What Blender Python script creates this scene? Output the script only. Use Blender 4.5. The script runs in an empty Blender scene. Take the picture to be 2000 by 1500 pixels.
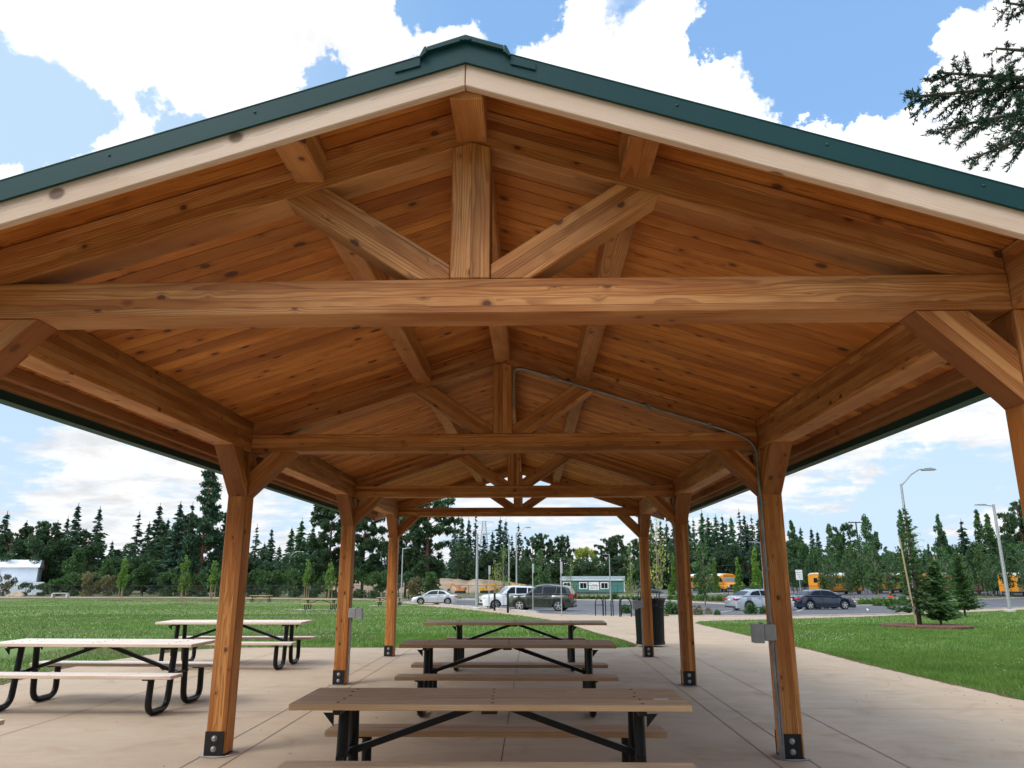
import bpy, bmesh, math, random
import numpy as np
from mathutils import Vector, Matrix
R = math.radians
PI = math.pi
sc = bpy.context.scene
COL = sc.collection

# ------------------------------------------------------------------ helpers
def sm(a, b, x):
    t = min(1, max(0, (x - a) / (b - a)))
    return t * t * (3 - 2 * t)

def G(x, y):                       # height of the gently falling park ground
    z = -.0235 * max(0, min(y, 75) - 17)
    if y > 75:
        z -= .012 * (min(y, 200) - 75) * (1 - sm(10, 40, x))
    return z

def tag(o, label=None, cat=None, group=None, kind=None):
    if label: o['label'] = label
    if cat: o['category'] = cat
    if group: o['group'] = group
    if kind: o['kind'] = kind
    return o

def link(o, parent=None):
    COL.objects.link(o)
    if parent is not None: o.parent = parent
    return o

def empty(name, loc=(0, 0, 0), rz=0, label=None, cat=None, group=None):
    o = link(bpy.data.objects.new(name, None))
    o.location = loc
    o.rotation_euler = (0, 0, rz)
    o.empty_display_size = .2
    return tag(o, label, cat, group)

def copy_tree(o, parent=None):
    c = link(o.copy(), parent)
    for ch in list(o.children):
        copy_tree(ch, c)
    return c

class MB:
    """collects boxes, bars, tubes and lathes into one mesh"""
    def __init__(s): s.v = []; s.f = []; s.mi = []
    def add(s, vs, fs, mi=0):
        n = len(s.v); s.v += [tuple(v) for v in vs]
        s.f += [tuple(i + n for i in f) for f in fs]; s.mi += [mi] * len(fs); return s
    def box(s, x0, x1, y0, y1, z0, z1, mi=0):
        vs = [(x, y, z) for x in (x0, x1) for y in (y0, y1) for z in (z0, z1)]
        return s.add(vs, [(0, 1, 3, 2), (4, 6, 7, 5), (0, 4, 5, 1), (2, 3, 7, 6), (0, 2, 6, 4), (1, 5, 7, 3)], mi)
    def prism(s, pts, fn, a, b, mi=0):
        n = len(pts)
        vs = [fn(p, a) for p in pts] + [fn(p, b) for p in pts]
        fs = [tuple(range(n)), tuple(range(2 * n - 1, n - 1, -1))]
        fs += [(i, i + n, (i + 1) % n + n, (i + 1) % n) for i in range(n)]
        return s.add(vs, fs, mi)
    def bar(s, p, q, w, h, mi=0, up=(0, 0, 1)):
        p = Vector(p); q = Vector(q); d = (q - p).normalized()
        u = Vector(up)
        if abs(d.dot(u)) > .98: u = Vector((0, 1, 0))
        r = d.cross(u).normalized() * w / 2; t = r.cross(d).normalized() * h / 2
        vs = [c + a * r + b * t for c in (p, q) for a, b in ((-1, -1), (1, -1), (1, 1), (-1, 1))]
        return s.add(vs, [(0, 1, 2, 3), (7, 6, 5, 4), (0, 4, 5, 1), (1, 5, 6, 2), (2, 6, 7, 3), (3, 7, 4, 0)], mi)
    def tube(s, pts, r, n=8, mi=0, close=True):
        pts = [Vector(p) for p in pts]; m = len(pts)
        rs = r if isinstance(r, (list, tuple)) else [r] * m
        base = len(s.v); ref = None
        for i, p in enumerate(pts):
            d = (pts[min(i + 1, m - 1)] - pts[max(i - 1, 0)]).normalized()
            if ref is None:
                ref = Vector((0, 0, 1)) if abs(d.z) < .9 else Vector((1, 0, 0))
            a = d.cross(ref).normalized(); b = a.cross(d).normalized(); ref = b
            s.v += [tuple(p + (a * math.cos(2 * PI * k / n) + b * math.sin(2 * PI * k / n)) * rs[i]) for k in range(n)]
        for i in range(m - 1):
            for k in range(n):
                a0 = base + i * n + k; a1 = base + i * n + (k + 1) % n
                s.f.append((a0, a1, a1 + n, a0 + n)); s.mi.append(mi)
        if close:
            s.f.append(tuple(base + k for k in range(n))[::-1]); s.mi.append(mi)
            s.f.append(tuple(base + (m - 1) * n + k for k in range(n))); s.mi.append(mi)
        return s
    def lathe(s, prof, n=20, c=(0, 0, 0), axis='z', mi=0):
        base = len(s.v)
        for r, z in prof:
            for k in range(n):
                a = 2 * PI * k / n
                if axis == 'z': p = (c[0] + r * math.cos(a), c[1] + r * math.sin(a), c[2] + z)
                elif axis == 'y': p = (c[0] + r * math.cos(a), c[1] + z, c[2] + r * math.sin(a))
                else: p = (c[0] + z, c[1] + r * math.cos(a), c[2] + r * math.sin(a))
                s.v.append(p)
        for i in range(len(prof) - 1):
            for k in range(n):
                a0 = base + i * n + k; a1 = base + i * n + (k + 1) % n
                s.f.append((a0, a1, a1 + n, a0 + n)); s.mi.append(mi)
        s.f.append(tuple(base + k for k in range(n))[::-1]); s.mi.append(mi)
        s.f.append(tuple(base + (len(prof) - 1) * n + k for k in range(n))); s.mi.append(mi)
        return s
    def build(s, name, m, parent=None, loc=None, rot=None, bevel=0, smooth=False, seg=1, mw=None, ang=40):
        me = bpy.data.meshes.new(name)
        v = s.v
        if mw is not None:
            inv = mw.inverted(); v = [tuple(inv @ Vector(p)) for p in v]
        me.from_pydata(v, [], s.f)
        bm = bmesh.new(); bm.from_mesh(me)
        for i, f in enumerate(bm.faces): f.material_index = s.mi[i]
        bmesh.ops.recalc_face_normals(bm, faces=bm.faces)
        if bevel:
            es = [e for e in bm.edges if len(e.link_faces) == 2 and e.calc_face_angle(0) > R(25)]
            bmesh.ops.bevel(bm, geom=es, offset=bevel, segments=seg, profile=.6, affect='EDGES', clamp_overlap=True)
        bm.to_mesh(me); bm.free()
        for x in (m if isinstance(m, (list, tuple)) else [m]): me.materials.append(x)
        if smooth:
            me.shade_smooth() if hasattr(me, 'shade_smooth') else None
            try: me.set_sharp_from_angle(angle=R(ang))
            except Exception: pass
        o = link(bpy.data.objects.new(name, me), parent)
        if mw is not None:
            pl = parent.location if parent is not None else Vector((0, 0, 0))
            t = mw.translation - pl; m2 = mw.copy(); m2.translation = t
            o.matrix_local = m2
        if loc is not None: o.location = loc
        if rot is not None: o.rotation_euler = rot
        return o

XZ = lambda p, y: (p[0], y, p[1])
YZ = lambda p, x: (x, p[0], p[1])
XY = lambda p, z: (p[0], p[1], z)

def frame(origin, gx, up):
    gx = Vector(gx).normalized(); up = Vector(up); ey = up.cross(gx).normalized(); ez = gx.cross(ey).normalized()
    m = Matrix((gx, ey, ez)).transposed().to_4x4(); m.translation = Vector(origin)
    return m

# ------------------------------------------------------------------ materials
class NT:
    def __init__(s, name):
        s.m = bpy.data.materials.new(name); s.m.use_nodes = True
        s.t = s.m.node_tree; s.N = s.t.nodes; s.L = s.t.links
        s.b = s.N['Principled BSDF']
    def n(s, kind, **kw):
        x = s.N.new(kind)
        for k, v in kw.items():
            if k.startswith('i_'):
                key = k[2:]
                key = int(key) if key.isdigit() else key.replace('_', ' ')
                s.set(x.inputs[key], v)
            else: setattr(x, k, v)
        return x
    def set(s, sock, v):
        if isinstance(v, bpy.types.NodeSocket): s.L.new(v, sock)
        else: sock.default_value = v
    def math(s, op, a, b=None, c=None, clamp=False):
        x = s.N.new('ShaderNodeMath'); x.operation = op; x.use_clamp = clamp
        for i, v in enumerate((a, b, c)):
            if v is not None: s.set(x.inputs[i], v)
        return x.outputs[0]
    def vmath(s, op, a, b=None, out=0):
        x = s.N.new('ShaderNodeVectorMath'); x.operation = op
        s.set(x.inputs[0], a)
        if b is not None:
            s.set(x.inputs['Scale'] if op == 'SCALE' else x.inputs[1], b)
        return x.outputs[out]
    def mix(s, f, a, b, mode='MIX'):
        x = s.N.new('ShaderNodeMix'); x.data_type = 'RGBA'; x.blend_type = mode
        s.set(x.inputs[0], f); s.set(x.inputs[6], col(a)); s.set(x.inputs[7], col(b))
        return x.outputs[2]
    def noise(s, vec, scale, detail=4, rough=.55, out=0, dist=0):
        x = s.N.new('ShaderNodeTexNoise')
        s.set(x.inputs['Vector'], vec); x.inputs['Scale'].default_value = scale
        x.inputs['Detail'].default_value = detail; x.inputs['Roughness'].default_value = rough
        x.inputs['Distortion'].default_value = dist
        return x.outputs[out]
    def ramp(s, f, *pts):
        x = s.N.new('ShaderNodeMapRange'); x.interpolation_type = 'SMOOTHSTEP'
        s.set(x.inputs[0], f)
        for i, v in enumerate(pts): x.inputs[1 + i].default_value = v
        return x.outputs[0]
    def xyz(s, v):
        x = s.N.new('ShaderNodeSeparateXYZ'); s.set(x.inputs[0], v); return x.outputs
    def comb(s, a, b, c):
        x = s.N.new('ShaderNodeCombineXYZ')
        for i, v in enumerate((a, b, c)): s.set(x.inputs[i], v)
        return x.outputs[0]
    def bump(s, h, strength=.3, dist=.01):
        x = s.N.new('ShaderNodeBump'); x.inputs['Strength'].default_value = strength
        x.inputs['Distance'].default_value = dist; s.set(x.inputs['Height'], h)
        s.L.new(x.outputs[0], s.b.inputs['Normal'])
    def out(s, c=None, rough=None, metal=None, spec=None):
        if c is not None: s.set(s.b.inputs['Base Color'], col(c))
        if rough is not None: s.set(s.b.inputs['Roughness'], rough)
        if metal is not None: s.b.inputs['Metallic'].default_value = metal
        if spec is not None: s.b.inputs['Specular IOR Level'].default_value = spec
        return s.m

def col(c):
    if isinstance(c, tuple) and len(c) == 3: return (c[0], c[1], c[2], 1)
    return c

def mat(name, c, rough=.5, metal=0, var=.12, vs=3, bump=0, bs=60, coat=0, spec=None, emit=None):
    s = NT(name)
    tc = s.n('ShaderNodeTexCoord').outputs['Object']
    n1 = s.noise(tc, vs, 5)
    f = s.ramp(n1, .3, .7, 1 - var, 1 + var)
    cc = s.mix(1.0, c, s.comb(f, f, f), 'MULTIPLY')
    s.out(cc, rough, metal, spec)
    if bump: s.bump(s.noise(tc, bs, 4), bump, .01)
    if coat:
        s.b.inputs['Coat Weight'].default_value = coat; s.b.inputs['Coat Roughness'].default_value = .05
    if emit:
        s.b.inputs['Emission Color'].default_value = col(emit[0]); s.b.inputs['Emission Strength'].default_value = emit[1]
    return s.m

def wood(name, light, mid, dark, knot=(.085, .028, .012), lam=None, board=None, ring=105, kscale=3.6, kthr=.075, tone=.2, grey=0, gcol=(.3, .27, .24), rough=.62, band_axis=2):
    """softwood grain running along local X; lam = glulam layer thickness (along Z), board = board width (along Y)"""
    s = NT(name)
    tc = s.n('ShaderNodeTexCoord').outputs['Object']
    rnd = s.n('ShaderNodeObjectInfo').outputs['Random']
    x, y, z = s.xyz(tc)
    idx = 0.0
    if lam: idx = s.math('FLOOR', s.math('DIVIDE', z, lam))
    if board: idx = s.math('FLOOR', s.math('DIVIDE', y, board))
    wn = s.n('ShaderNodeTexWhiteNoise', noise_dimensions='2D')
    s.set(wn.inputs['Vector'], s.comb(idx, s.math('MULTIPLY', rnd, 173.0), 0))
    rc = wn.outputs['Color']; rv = wn.outputs['Value']
    r1, r2, r3 = s.xyz(rc)
    ox = s.math('MULTIPLY', r1, 40.0)
    X = s.math('ADD', x, ox)
    # knots
    kv = s.comb(s.math('MULTIPLY', X, .8), s.math('ADD', y, s.math('MULTIPLY', r2, 7.)), s.math('ADD', z, s.math('MULTIPLY', r3, 5.)))
    vor = s.n('ShaderNodeTexVoronoi', feature='F1'); s.set(vor.inputs['Vector'], kv); vor.inputs['Scale'].default_value = kscale
    kd = vor.outputs['Distance']
    vr, vg, vb = s.xyz(vor.outputs['Color'])
    kr = s.math('MULTIPLY', s.math('ADD', vr, .35), kthr)
    knotm = s.math('SUBTRACT', 1.0, s.ramp(s.math('DIVIDE', kd, kr), .62, 1.05, 0, 1))
    halo = s.math('SUBTRACT', 1.0, s.ramp(kd, kthr * .5, kthr * 2.2, 0, 1))
    # growth rings
    warp = s.noise(s.comb(s.math('MULTIPLY', X, .75), s.math('MULTIPLY', y, 4.), s.math('MULTIPLY', z, 4.)), 1.0, 3, .5, 1)
    wx, wy, wz = s.xyz(warp)
    yy = s.math('ADD', s.math('ADD', y, s.math('MULTIPLY', s.math('SUBTRACT', r2, .5), .22)), s.math('MULTIPLY', s.math('SUBTRACT', wx, .5), .07))
    zz = s.math('ADD', s.math('ADD', z, s.math('MULTIPLY', s.math('SUBTRACT', r3, .5), .16)), s.math('MULTIPLY', s.math('SUBTRACT', wy, .5), .07))
    if lam: zz = s.math('SUBTRACT', zz, s.math('MULTIPLY', idx, lam))
    if board: yy = s.math('SUBTRACT', yy, s.math('MULTIPLY', idx, board))
    rr = s.math('SQRT', s.math('ADD', s.math('MULTIPLY', yy, yy), s.math('MULTIPLY', zz, zz)))
    rr = s.math('ADD', rr, s.math('MULTIPLY', halo, .006))
    w = s.math('FRACT', s.math('MULTIPLY', rr, ring))
    ringf = s.ramp(w, .35, .95, 0, 1)
    ringf = s.math('MULTIPLY', ringf, s.ramp(w, 1.0, .93, 0, 1))
    fib = s.noise(s.comb(s.math('MULTIPLY', X, 5.), s.math('MULTIPLY', y, 170.), s.math('MULTIPLY', z, 170.)), 1.0, 2, .6)
    blot = s.noise(s.comb(s.math('MULTIPLY', X, .9), s.math('MULTIPLY', y, 4.), s.math('MULTIPLY', z, 4.)), 1.0, 4, .6)
    c = s.mix(s.ramp(blot, .34, .64, 0, 1), light, mid)
    c = s.mix(s.math('MULTIPLY', ringf, .5), c, dark)
    if lam:
        fl = s.math('FRACT', s.math('DIVIDE', z, lam)); fl = s.math('MINIMUM', fl, s.math('SUBTRACT', 1.0, fl))
        c = s.mix(s.ramp(fl, .012, .045, .55, 0), c, dark)
    c = s.mix(s.math('MULTIPLY', s.ramp(fib, .45, .75, 0, 1), .3), c, dark)
    c = s.mix(s.math('MULTIPLY', halo, .35), c, dark)
    ck = s.noise(s.comb(s.math('MULTIPLY', X, .9), s.math('MULTIPLY', y, 38.), s.math('MULTIPLY', z, 38.)), 1.0, 3, .5)
    c = s.mix(s.ramp(ck, .705, .725, 0, .75), c, knot)
    c = s.mix(s.math('MULTIPLY', knotm, .88), c, knot)
    t = s.math('ADD', 1 - tone, s.math('MULTIPLY', rv, 2 * tone))
    c = s.mix(1.0, c, s.comb(t, s.math('POWER', t, 1.15), s.math('POWER', t, 1.3)), 'MULTIPLY')
    if grey:
        g = s.noise(s.comb(s.math('MULTIPLY', X, 1.5), s.math('MULTIPLY', y, 9.), s.math('MULTIPLY', z, 9.)), 1.0, 4, .6)
        gm = s.ramp(g, .2, .8, grey * .55, min(1, grey * 1.3))
        tnz = s.xyz(s.n('ShaderNodeTexCoord').outputs['Normal'])[2]
        gm = s.math('MULTIPLY', gm, s.ramp(tnz, .3, .8, .12, 1))
        gg = s.mix(s.math('MULTIPLY', ringf, .3), gcol, tuple(v * .62 for v in gcol))
        c = s.mix(gm, c, gg)
        c = s.mix(s.math('MULTIPLY', knotm, .5), c, knot)
    s.out(c, rough, 0, .35)
    s.bump(s.math('ADD', s.math('MULTIPLY', ringf, .6), s.math('MULTIPLY', fib, .6)), .25, .0015)
    return s.m

W = {}
W['beam'] = wood('wood_beam', (.57, .265, .090), (.38, .132, .030), (.16, .035, .007), lam=.0455, tone=.26, kthr=.13, kscale=6.8, ring=125)
W['deck'] = wood('wood_deck', (.66, .255, .050), (.48, .150, .022), (.16, .032, .006), board=.133, tone=.24, ring=110, kscale=6.2, kthr=.19)
W['post'] = wood('wood_post', (.58, .250, .070), (.43, .145, .028), (.17, .042, .009), lam=.0455, tone=.32, kthr=.135, kscale=6.5, ring=125)
W['barge'] = wood('wood_barge', (.67, .52, .405), (.60, .445, .33), (.50, .33, .23), tone=.05, ring=170, kscale=4.6, kthr=.13, knot=(.13, .07, .045))
W['fascia'] = wood('wood_fascia', (.42, .19, .07), (.32, .13, .04), (.18, .055, .018), tone=.1, kthr=.09)
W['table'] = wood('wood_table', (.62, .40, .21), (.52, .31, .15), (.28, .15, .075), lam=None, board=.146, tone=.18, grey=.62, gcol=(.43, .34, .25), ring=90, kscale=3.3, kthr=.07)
W['tableout'] = wood('wood_table_sunlit', (.72, .55, .42), (.64, .46, .33), (.44, .28, .18), board=.146, tone=.08, grey=.7, gcol=(.70, .655, .61), ring=90, kscale=3.3, kthr=.05)  # paler copy of the table wood, sunlight on the patio put into its colour
W['stake'] = wood('wood_stake', (.42, .32, .2), (.36, .26, .15), (.22, .15, .08), tone=.1)

M = {}
def addm(k, *a, **kw): M[k] = mat(k, *a, **kw)
addm('green_metal', (.006, .044, .046), .5, 0, .06, 1.5, spec=.25)
addm('black_metal', (.005, .005, .006), .38, .0, .2, 6, spec=.3)
addm('plate_black', (.006, .006, .007), .5, 0, .3, 20, bump=.15, bs=80)
addm('galv', (.42, .43, .44), .42, .75, .15, 14)
addm('screw', (.01, .03, .035), .5, 0, .1, 3)
addm('conduit', (.26, .265, .27), .5, .6, .2, 6)
addm('bolt', (.40, .40, .40), .4, .8, .2, 30)
addm('box_grey', (.36, .37, .38), .45, .1, .1, 8)
addm('kerb', (.46, .43, .39), .9, 0, .16, 1.2, bump=.2)
addm('grout', (.36, .33, .30), .9, 0, .2, 9, bump=.3)
addm('joint', (.10, .072, .05), .95, 0, .3, 4)
addm('paint_white', (.66, .66, .64), .7, 0, .12, 3)
addm('mulch', (.13, .055, .034), .95, 0, .5, 9, bump=1.0, bs=30)
addm('bark_chips', (.16, .085, .055), .95, 0, .5, 5, bump=1.0, bs=20)
addm('bark', (.10, .075, .055), .9, 0, .3, 4, bump=.6, bs=14)
addm('bark_pale', (.30, .25, .19), .85, 0, .25, 4)
addm('bark_red', (.16, .085, .05), .9, 0, .3, 3, bump=.4, bs=14)
addm('dirt', (.30, .225, .155), .95, 0, .3, .25, bump=.3, bs=3)
addm('dirt_red', (.25, .12, .075), .95, 0, .3, .25, bump=.3, bs=3)
addm('rubber', (.012, .012, .012), .8, 0, .2, 12)
addm('rim', (.55, .56, .57), .28, .8, .05, 4)
addm('glass_dark', (.008, .011, .016), .10, 0, .05, 1, spec=.3)
addm('glass_sky', (.25, .29, .32), .08, 0, .2, 1.5, spec=.9)
addm('trim_black', (.015, .015, .016), .5, 0, .1, 3)
addm('lamp_red', (.42, .012, .012), .15, 0, .05, 3, coat=.5)
addm('lamp_clear', (.75, .75, .75), .12, 0, .05, 3, coat=.5)
addm('paint_silver', (.50, .515, .54), .28, .55, .03, 1, coat=.9)
addm('paint_silver_blue', (.42, .46, .52), .28, .55, .03, 1, coat=.9)
addm('paint_car_white', (.74, .75, .76), .25, 0, .03, 1, coat=.9)
addm('paint_olive', (.028, .036, .026), .22, .35, .05, 1, coat=1)
addm('paint_navy', (.008, .016, .042), .18, .35, .05, 1, coat=1)
addm('bus_yellow', (.64, .255, .012), .35, 0, .07, .6, coat=.3)
addm('bus_white', (.78, .78, .76), .4, 0, .05, .6)
addm('teal_siding', (.055, .18, .165), .7, 0, .1, .4)
addm('white_trim', (.75, .76, .76), .6, 0, .06, 1)
addm('shed_white', (.78, .82, .86), .5, 0, .05, .3)
addm('shed_wall', (.68, .73, .79), .55, 0, .05, .3)
addm('grey_skirt', (.10, .10, .105), .8, 0, .2, .4)
addm('roof_grey', (.20, .24, .25), .7, 0, .1, .5)
addm('machine_yellow', (.72, .38, .03), .45, 0, .15, 1)
addm('machine_orange', (.62, .22, .06), .5, 0, .15, 1)
addm('hydrant', (.68, .09, .045), .45, 0, .1, 5)
addm('sign_back', (.55, .56, .57), .45, .6, .1, 3)
addm('pole_wood', (.075, .06, .05), .9, 0, .2, 2)
addm('fence_dark', (.03, .032, .034), .6, .2, .2, 2)
addm('steel_pylon', (.34, .38, .39), .6, .4, .1, 1)
addm('stone', (.36, .28, .2), .9, 0, .25, 1.5, bump=.5, bs=6)
addm('bench_grey', (.5, .48, .46), .8, 0, .1, 2)
addm('fabric_blue', (.03, .12, .35), .8, 0, .1, 2)

# concrete paving
def concrete():
    s = NT('tan_concrete'); tc = s.n('ShaderNodeTexCoord').outputs['Object']
    big = s.noise(tc, .35, 5, .6); med = s.noise(tc, 1.7, 6, .62, dist=.6)
    x, y, z = s.xyz(tc)
    swirl = s.noise(s.comb(s.math('MULTIPLY', x, .8), s.math('MULTIPLY', y, 3.2), z), 1.6, 6, .65, dist=1.2)
    fine = s.noise(tc, 70, 3, .7)
    c = s.mix(s.ramp(big, .35, .65, 0, 1), (.425, .31, .205), (.385, .292, .205))
    c = s.mix(s.ramp(swirl, .42, .72, 0, .42), c, (.46, .38, .285))
    c = s.mix(s.ramp(med, .52, .75, 0, .38), c, (.25, .17, .105))
    vor = s.n('ShaderNodeTexVoronoi'); s.set(vor.inputs['Vector'], tc); vor.inputs['Scale'].default_value = 1.3
    spot = s.ramp(vor.outputs['Distance'], .03, .16, .35, 0)
    c = s.mix(s.math('MULTIPLY', spot, s.ramp(med, .4, .6, 0, 1)), c, (.20, .13, .085))
    f = s.ramp(fine, .3, .7, .93, 1.07)
    c = s.mix(1.0, c, s.comb(f, f, f), 'MULTIPLY')
    s.out(c, s.ramp(med, .3, .7, .62, .85), 0, .4)
    s.bump(s.math('ADD', fine, s.math('MULTIPLY', swirl, 1.5)), .25, .003)
    return s.m
M['concrete'] = concrete()

def asphalt():
    s = NT('asphalt'); tc = s.n('ShaderNodeTexCoord').outputs['Object']
    a = s.noise(tc, .15, 5, .6); b = s.noise(tc, 20, 3, .7)
    c = s.mix(s.ramp(a, .3, .7, 0, 1), (.115, .118, .128), (.085, .087, .095))
    f = s.ramp(b, .3, .7, .85, 1.15)
    s.out(s.mix(1.0, c, s.comb(f, f, f), 'MULTIPLY'), .85)
    return s.m
M['asphalt'] = asphalt()

def lawn():
    s = NT('lawn_ground'); tc = s.n('ShaderNodeTexCoord').outputs['Object']
    x, y, z = s.xyz(tc)
    a = s.noise(s.comb(s.math('MULTIPLY', x, .035), s.math('MULTIPLY', y, .11), 0), 1., 5, .6, dist=.8)
    b = s.noise(tc, .55, 5, .65); c3 = s.noise(tc, 6, 5, .75); c4 = s.noise(tc, 40, 3, .7)
    c = s.mix(s.ramp(b, .35, .65, 0, 1), (.095, .185, .034), (.135, .225, .05))
    c = s.mix(s.math('MULTIPLY', s.ramp(c3, .45, .7, 0, 1), .6), c, (.03, .085, .014))
    far = s.ramp(y, 30., 62., 0, 1)
    left = s.ramp(x, 2., -10., 0, 1)
    dry = s.math('MULTIPLY', s.math('MULTIPLY', s.ramp(a, .47, .62, 0, .75), s.math('ADD', .25, s.math('MULTIPLY', far, .75))), left)
    c = s.mix(s.ramp(s.noise(tc, .22, 5, .65), .5, .68, 0, .5), c, (.05, .11, .02))
    c = s.mix(dry, c, (.24, .23, .12))
    beyond = s.ramp(y, 96., 104., 0, 1)
    c = s.mix(beyond, c, s.mix(s.ramp(b, .4, .6, 0, 1), (.17, .15, .075), (.085, .12, .04)))
    f = s.ramp(c4, .25, .75, .7, 1.3)
    s.out(s.mix(1.0, c, s.comb(f, f, f), 'MULTIPLY'), .9, 0, .2)
    s.bump(s.math('ADD', c4, c3), .6, .03)
    return s.m
M['lawn'] = lawn()

def leafmat(name, a, b, trans=.25, rough=.55, var=.3):
    s = NT(name)
    g = s.n('ShaderNodeNewGeometry'); rnd = s.n('ShaderNodeObjectInfo').outputs['Random']
    tc = s.n('ShaderNodeTexCoord').outputs['Object']
    ri = g.outputs['Random Per Island']
    c = s.mix(ri, a, b)
    n = s.noise(tc, .7, 3, .6)
    f = s.math('MULTIPLY', s.ramp(n, .3, .7, 1 - var, 1 + var), s.math('ADD', .82, s.math('MULTIPLY', rnd, .36)))
    c = s.mix(1.0, c, s.comb(f, f, f), 'MULTIPLY')
    s.out(c, rough, 0, .3)
    if trans:
        tr = s.n('ShaderNodeBsdfTranslucent'); s.set(tr.inputs[0], c)
        mx = s.n('ShaderNodeMixShader'); mx.inputs[0].default_value = trans
        s.L.new(s.b.outputs[0], mx.inputs[1]); s.L.new(tr.outputs[0], mx.inputs[2])
        s.L.new(mx.outputs[0], s.N['Material Output'].inputs[0])
    return s.m
LF = {
 'fir': leafmat('fir_needles', (.030, .078, .052), (.062, .125, .072)),
 'firlight': leafmat('fir_needles_light', (.050, .12, .055), (.09, .175, .08)),
 'pine': leafmat('pine_needles', (.030, .075, .040), (.058, .115, .055)),
 'dec': leafmat('broad_leaves', (.050, .115, .034), (.085, .165, .05), .35),
 'decdark': leafmat('broad_leaves_dark', (.036, .082, .036), (.066, .125, .048), .35),
 'young': leafmat('young_leaves', (.11, .23, .035), (.19, .32, .06), .4),
 'yellow': leafmat('yellow_green_leaves', (.24, .31, .045), (.40, .43, .08), .4),
 'brush': leafmat('brush_leaves', (.11, .13, .05), (.24, .20, .09), .3),
 'poplar': leafmat('poplar_leaves', (.045, .11, .042), (.08, .16, .06), .35),
 'hedge': leafmat('hedge_leaves', (.09, .18, .04), (.15, .26, .06), .35),
 'near': leafmat('fir_needles_near', (.042, .11, .03), (.11, .20, .06), .3),
 'branch': leafmat('douglas_needles', (.016, .048, .028), (.04, .085, .045), .2),
 'grass': leafmat('grass_blades', (.075, .165, .022), (.17, .28, .055), .35, .6, .25),
 'clover': leafmat('clover_petals', (.62, .62, .55), (.8, .8, .75), .3),
}

# ------------------------------------------------------------------ ground
def mesh_np(name, v, f, m, smooth=False):
    me = bpy.data.meshes.new(name); v = np.asarray(v, dtype=np.float32); f = np.asarray(f, dtype=np.int32)
    k = f.shape[1]; me.vertices.add(len(v)); me.vertices.foreach_set('co', v.ravel())
    me.loops.add(f.size); me.loops.foreach_set('vertex_index', f.ravel())
    me.polygons.add(len(f)); me.polygons.foreach_set('loop_start', np.arange(0, f.size, k, dtype=np.int32))
    me.polygons.foreach_set('loop_total', np.full(len(f), k, dtype=np.int32))
    if smooth: me.polygons.foreach_set('use_smooth', np.ones(len(f), dtype=bool))
    me.update(calc_edges=True); me.validate()
    me.materials.append(m)
    return me

xs = [-3000, -1200, -600, -400, -300] + list(range(-220, -40, 10)) + list(range(-40, 60, 4)) + list(range(60, 220, 10)) + [300, 400, 600, 1200, 3000]
ys = [-600, -200, -60, -20, 0, 5, 10, 14, 17, 20, 24, 28, 32, 38, 45, 55, 65, 75] + list(range(80, 201, 6)) + [230, 280, 400, 700, 1500, 4000]
V = [(x, y, G(x, y) - .035) for y in ys for x in xs]
nx = len(xs)
F = [(j * nx + i, j * nx + i + 1, (j + 1) * nx + i + 1, (j + 1) * nx + i) for j in range(len(ys) - 1) for i in range(nx - 1)]
def grassmat():
    s = NT('grass_blades_lawn'); g = s.n('ShaderNodeNewGeometry'); tc = s.n('ShaderNodeTexCoord').outputs['Object']; x, y, z = s.xyz(tc)
    c = s.mix(g.outputs['Random Per Island'], (.085, .19, .026), (.19, .30, .06))
    b_ = s.noise(tc, .9, 5, .65); d_ = s.noise(s.comb(s.math('MULTIPLY', x, .10), s.math('MULTIPLY', y, .24), 0), 1., 5, .62, dist=.8)
    c = s.mix(s.ramp(b_, .42, .66, 0, .55), c, (.055, .125, .02))
    lf = s.math('ADD', .35, s.math('MULTIPLY', s.ramp(x, 2., -8., 0, 1), .65))
    c = s.mix(s.math('MULTIPLY', s.ramp(d_, .47, .62, 0, .8), lf), c, s.mix(g.outputs['Random Per Island'], (.17, .19, .07), (.27, .26, .13)))
    s.out(c, .6, 0, .3)
    tr = s.n('ShaderNodeBsdfTranslucent'); s.set(tr.inputs[0], c); mx = s.n('ShaderNodeMixShader'); mx.inputs[0].default_value = .35
    s.L.new(s.b.outputs[0], mx.inputs[1]); s.L.new(tr.outputs[0], mx.inputs[2]); s.L.new(mx.outputs[0], s.N['Material Output'].inputs[0]); return s.m
LF['grass'] = grassmat()
ground = link(bpy.data.objects.new('ground', mesh_np('ground', V, F, M['lawn'])))
tag(ground, kind='structure')

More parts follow.
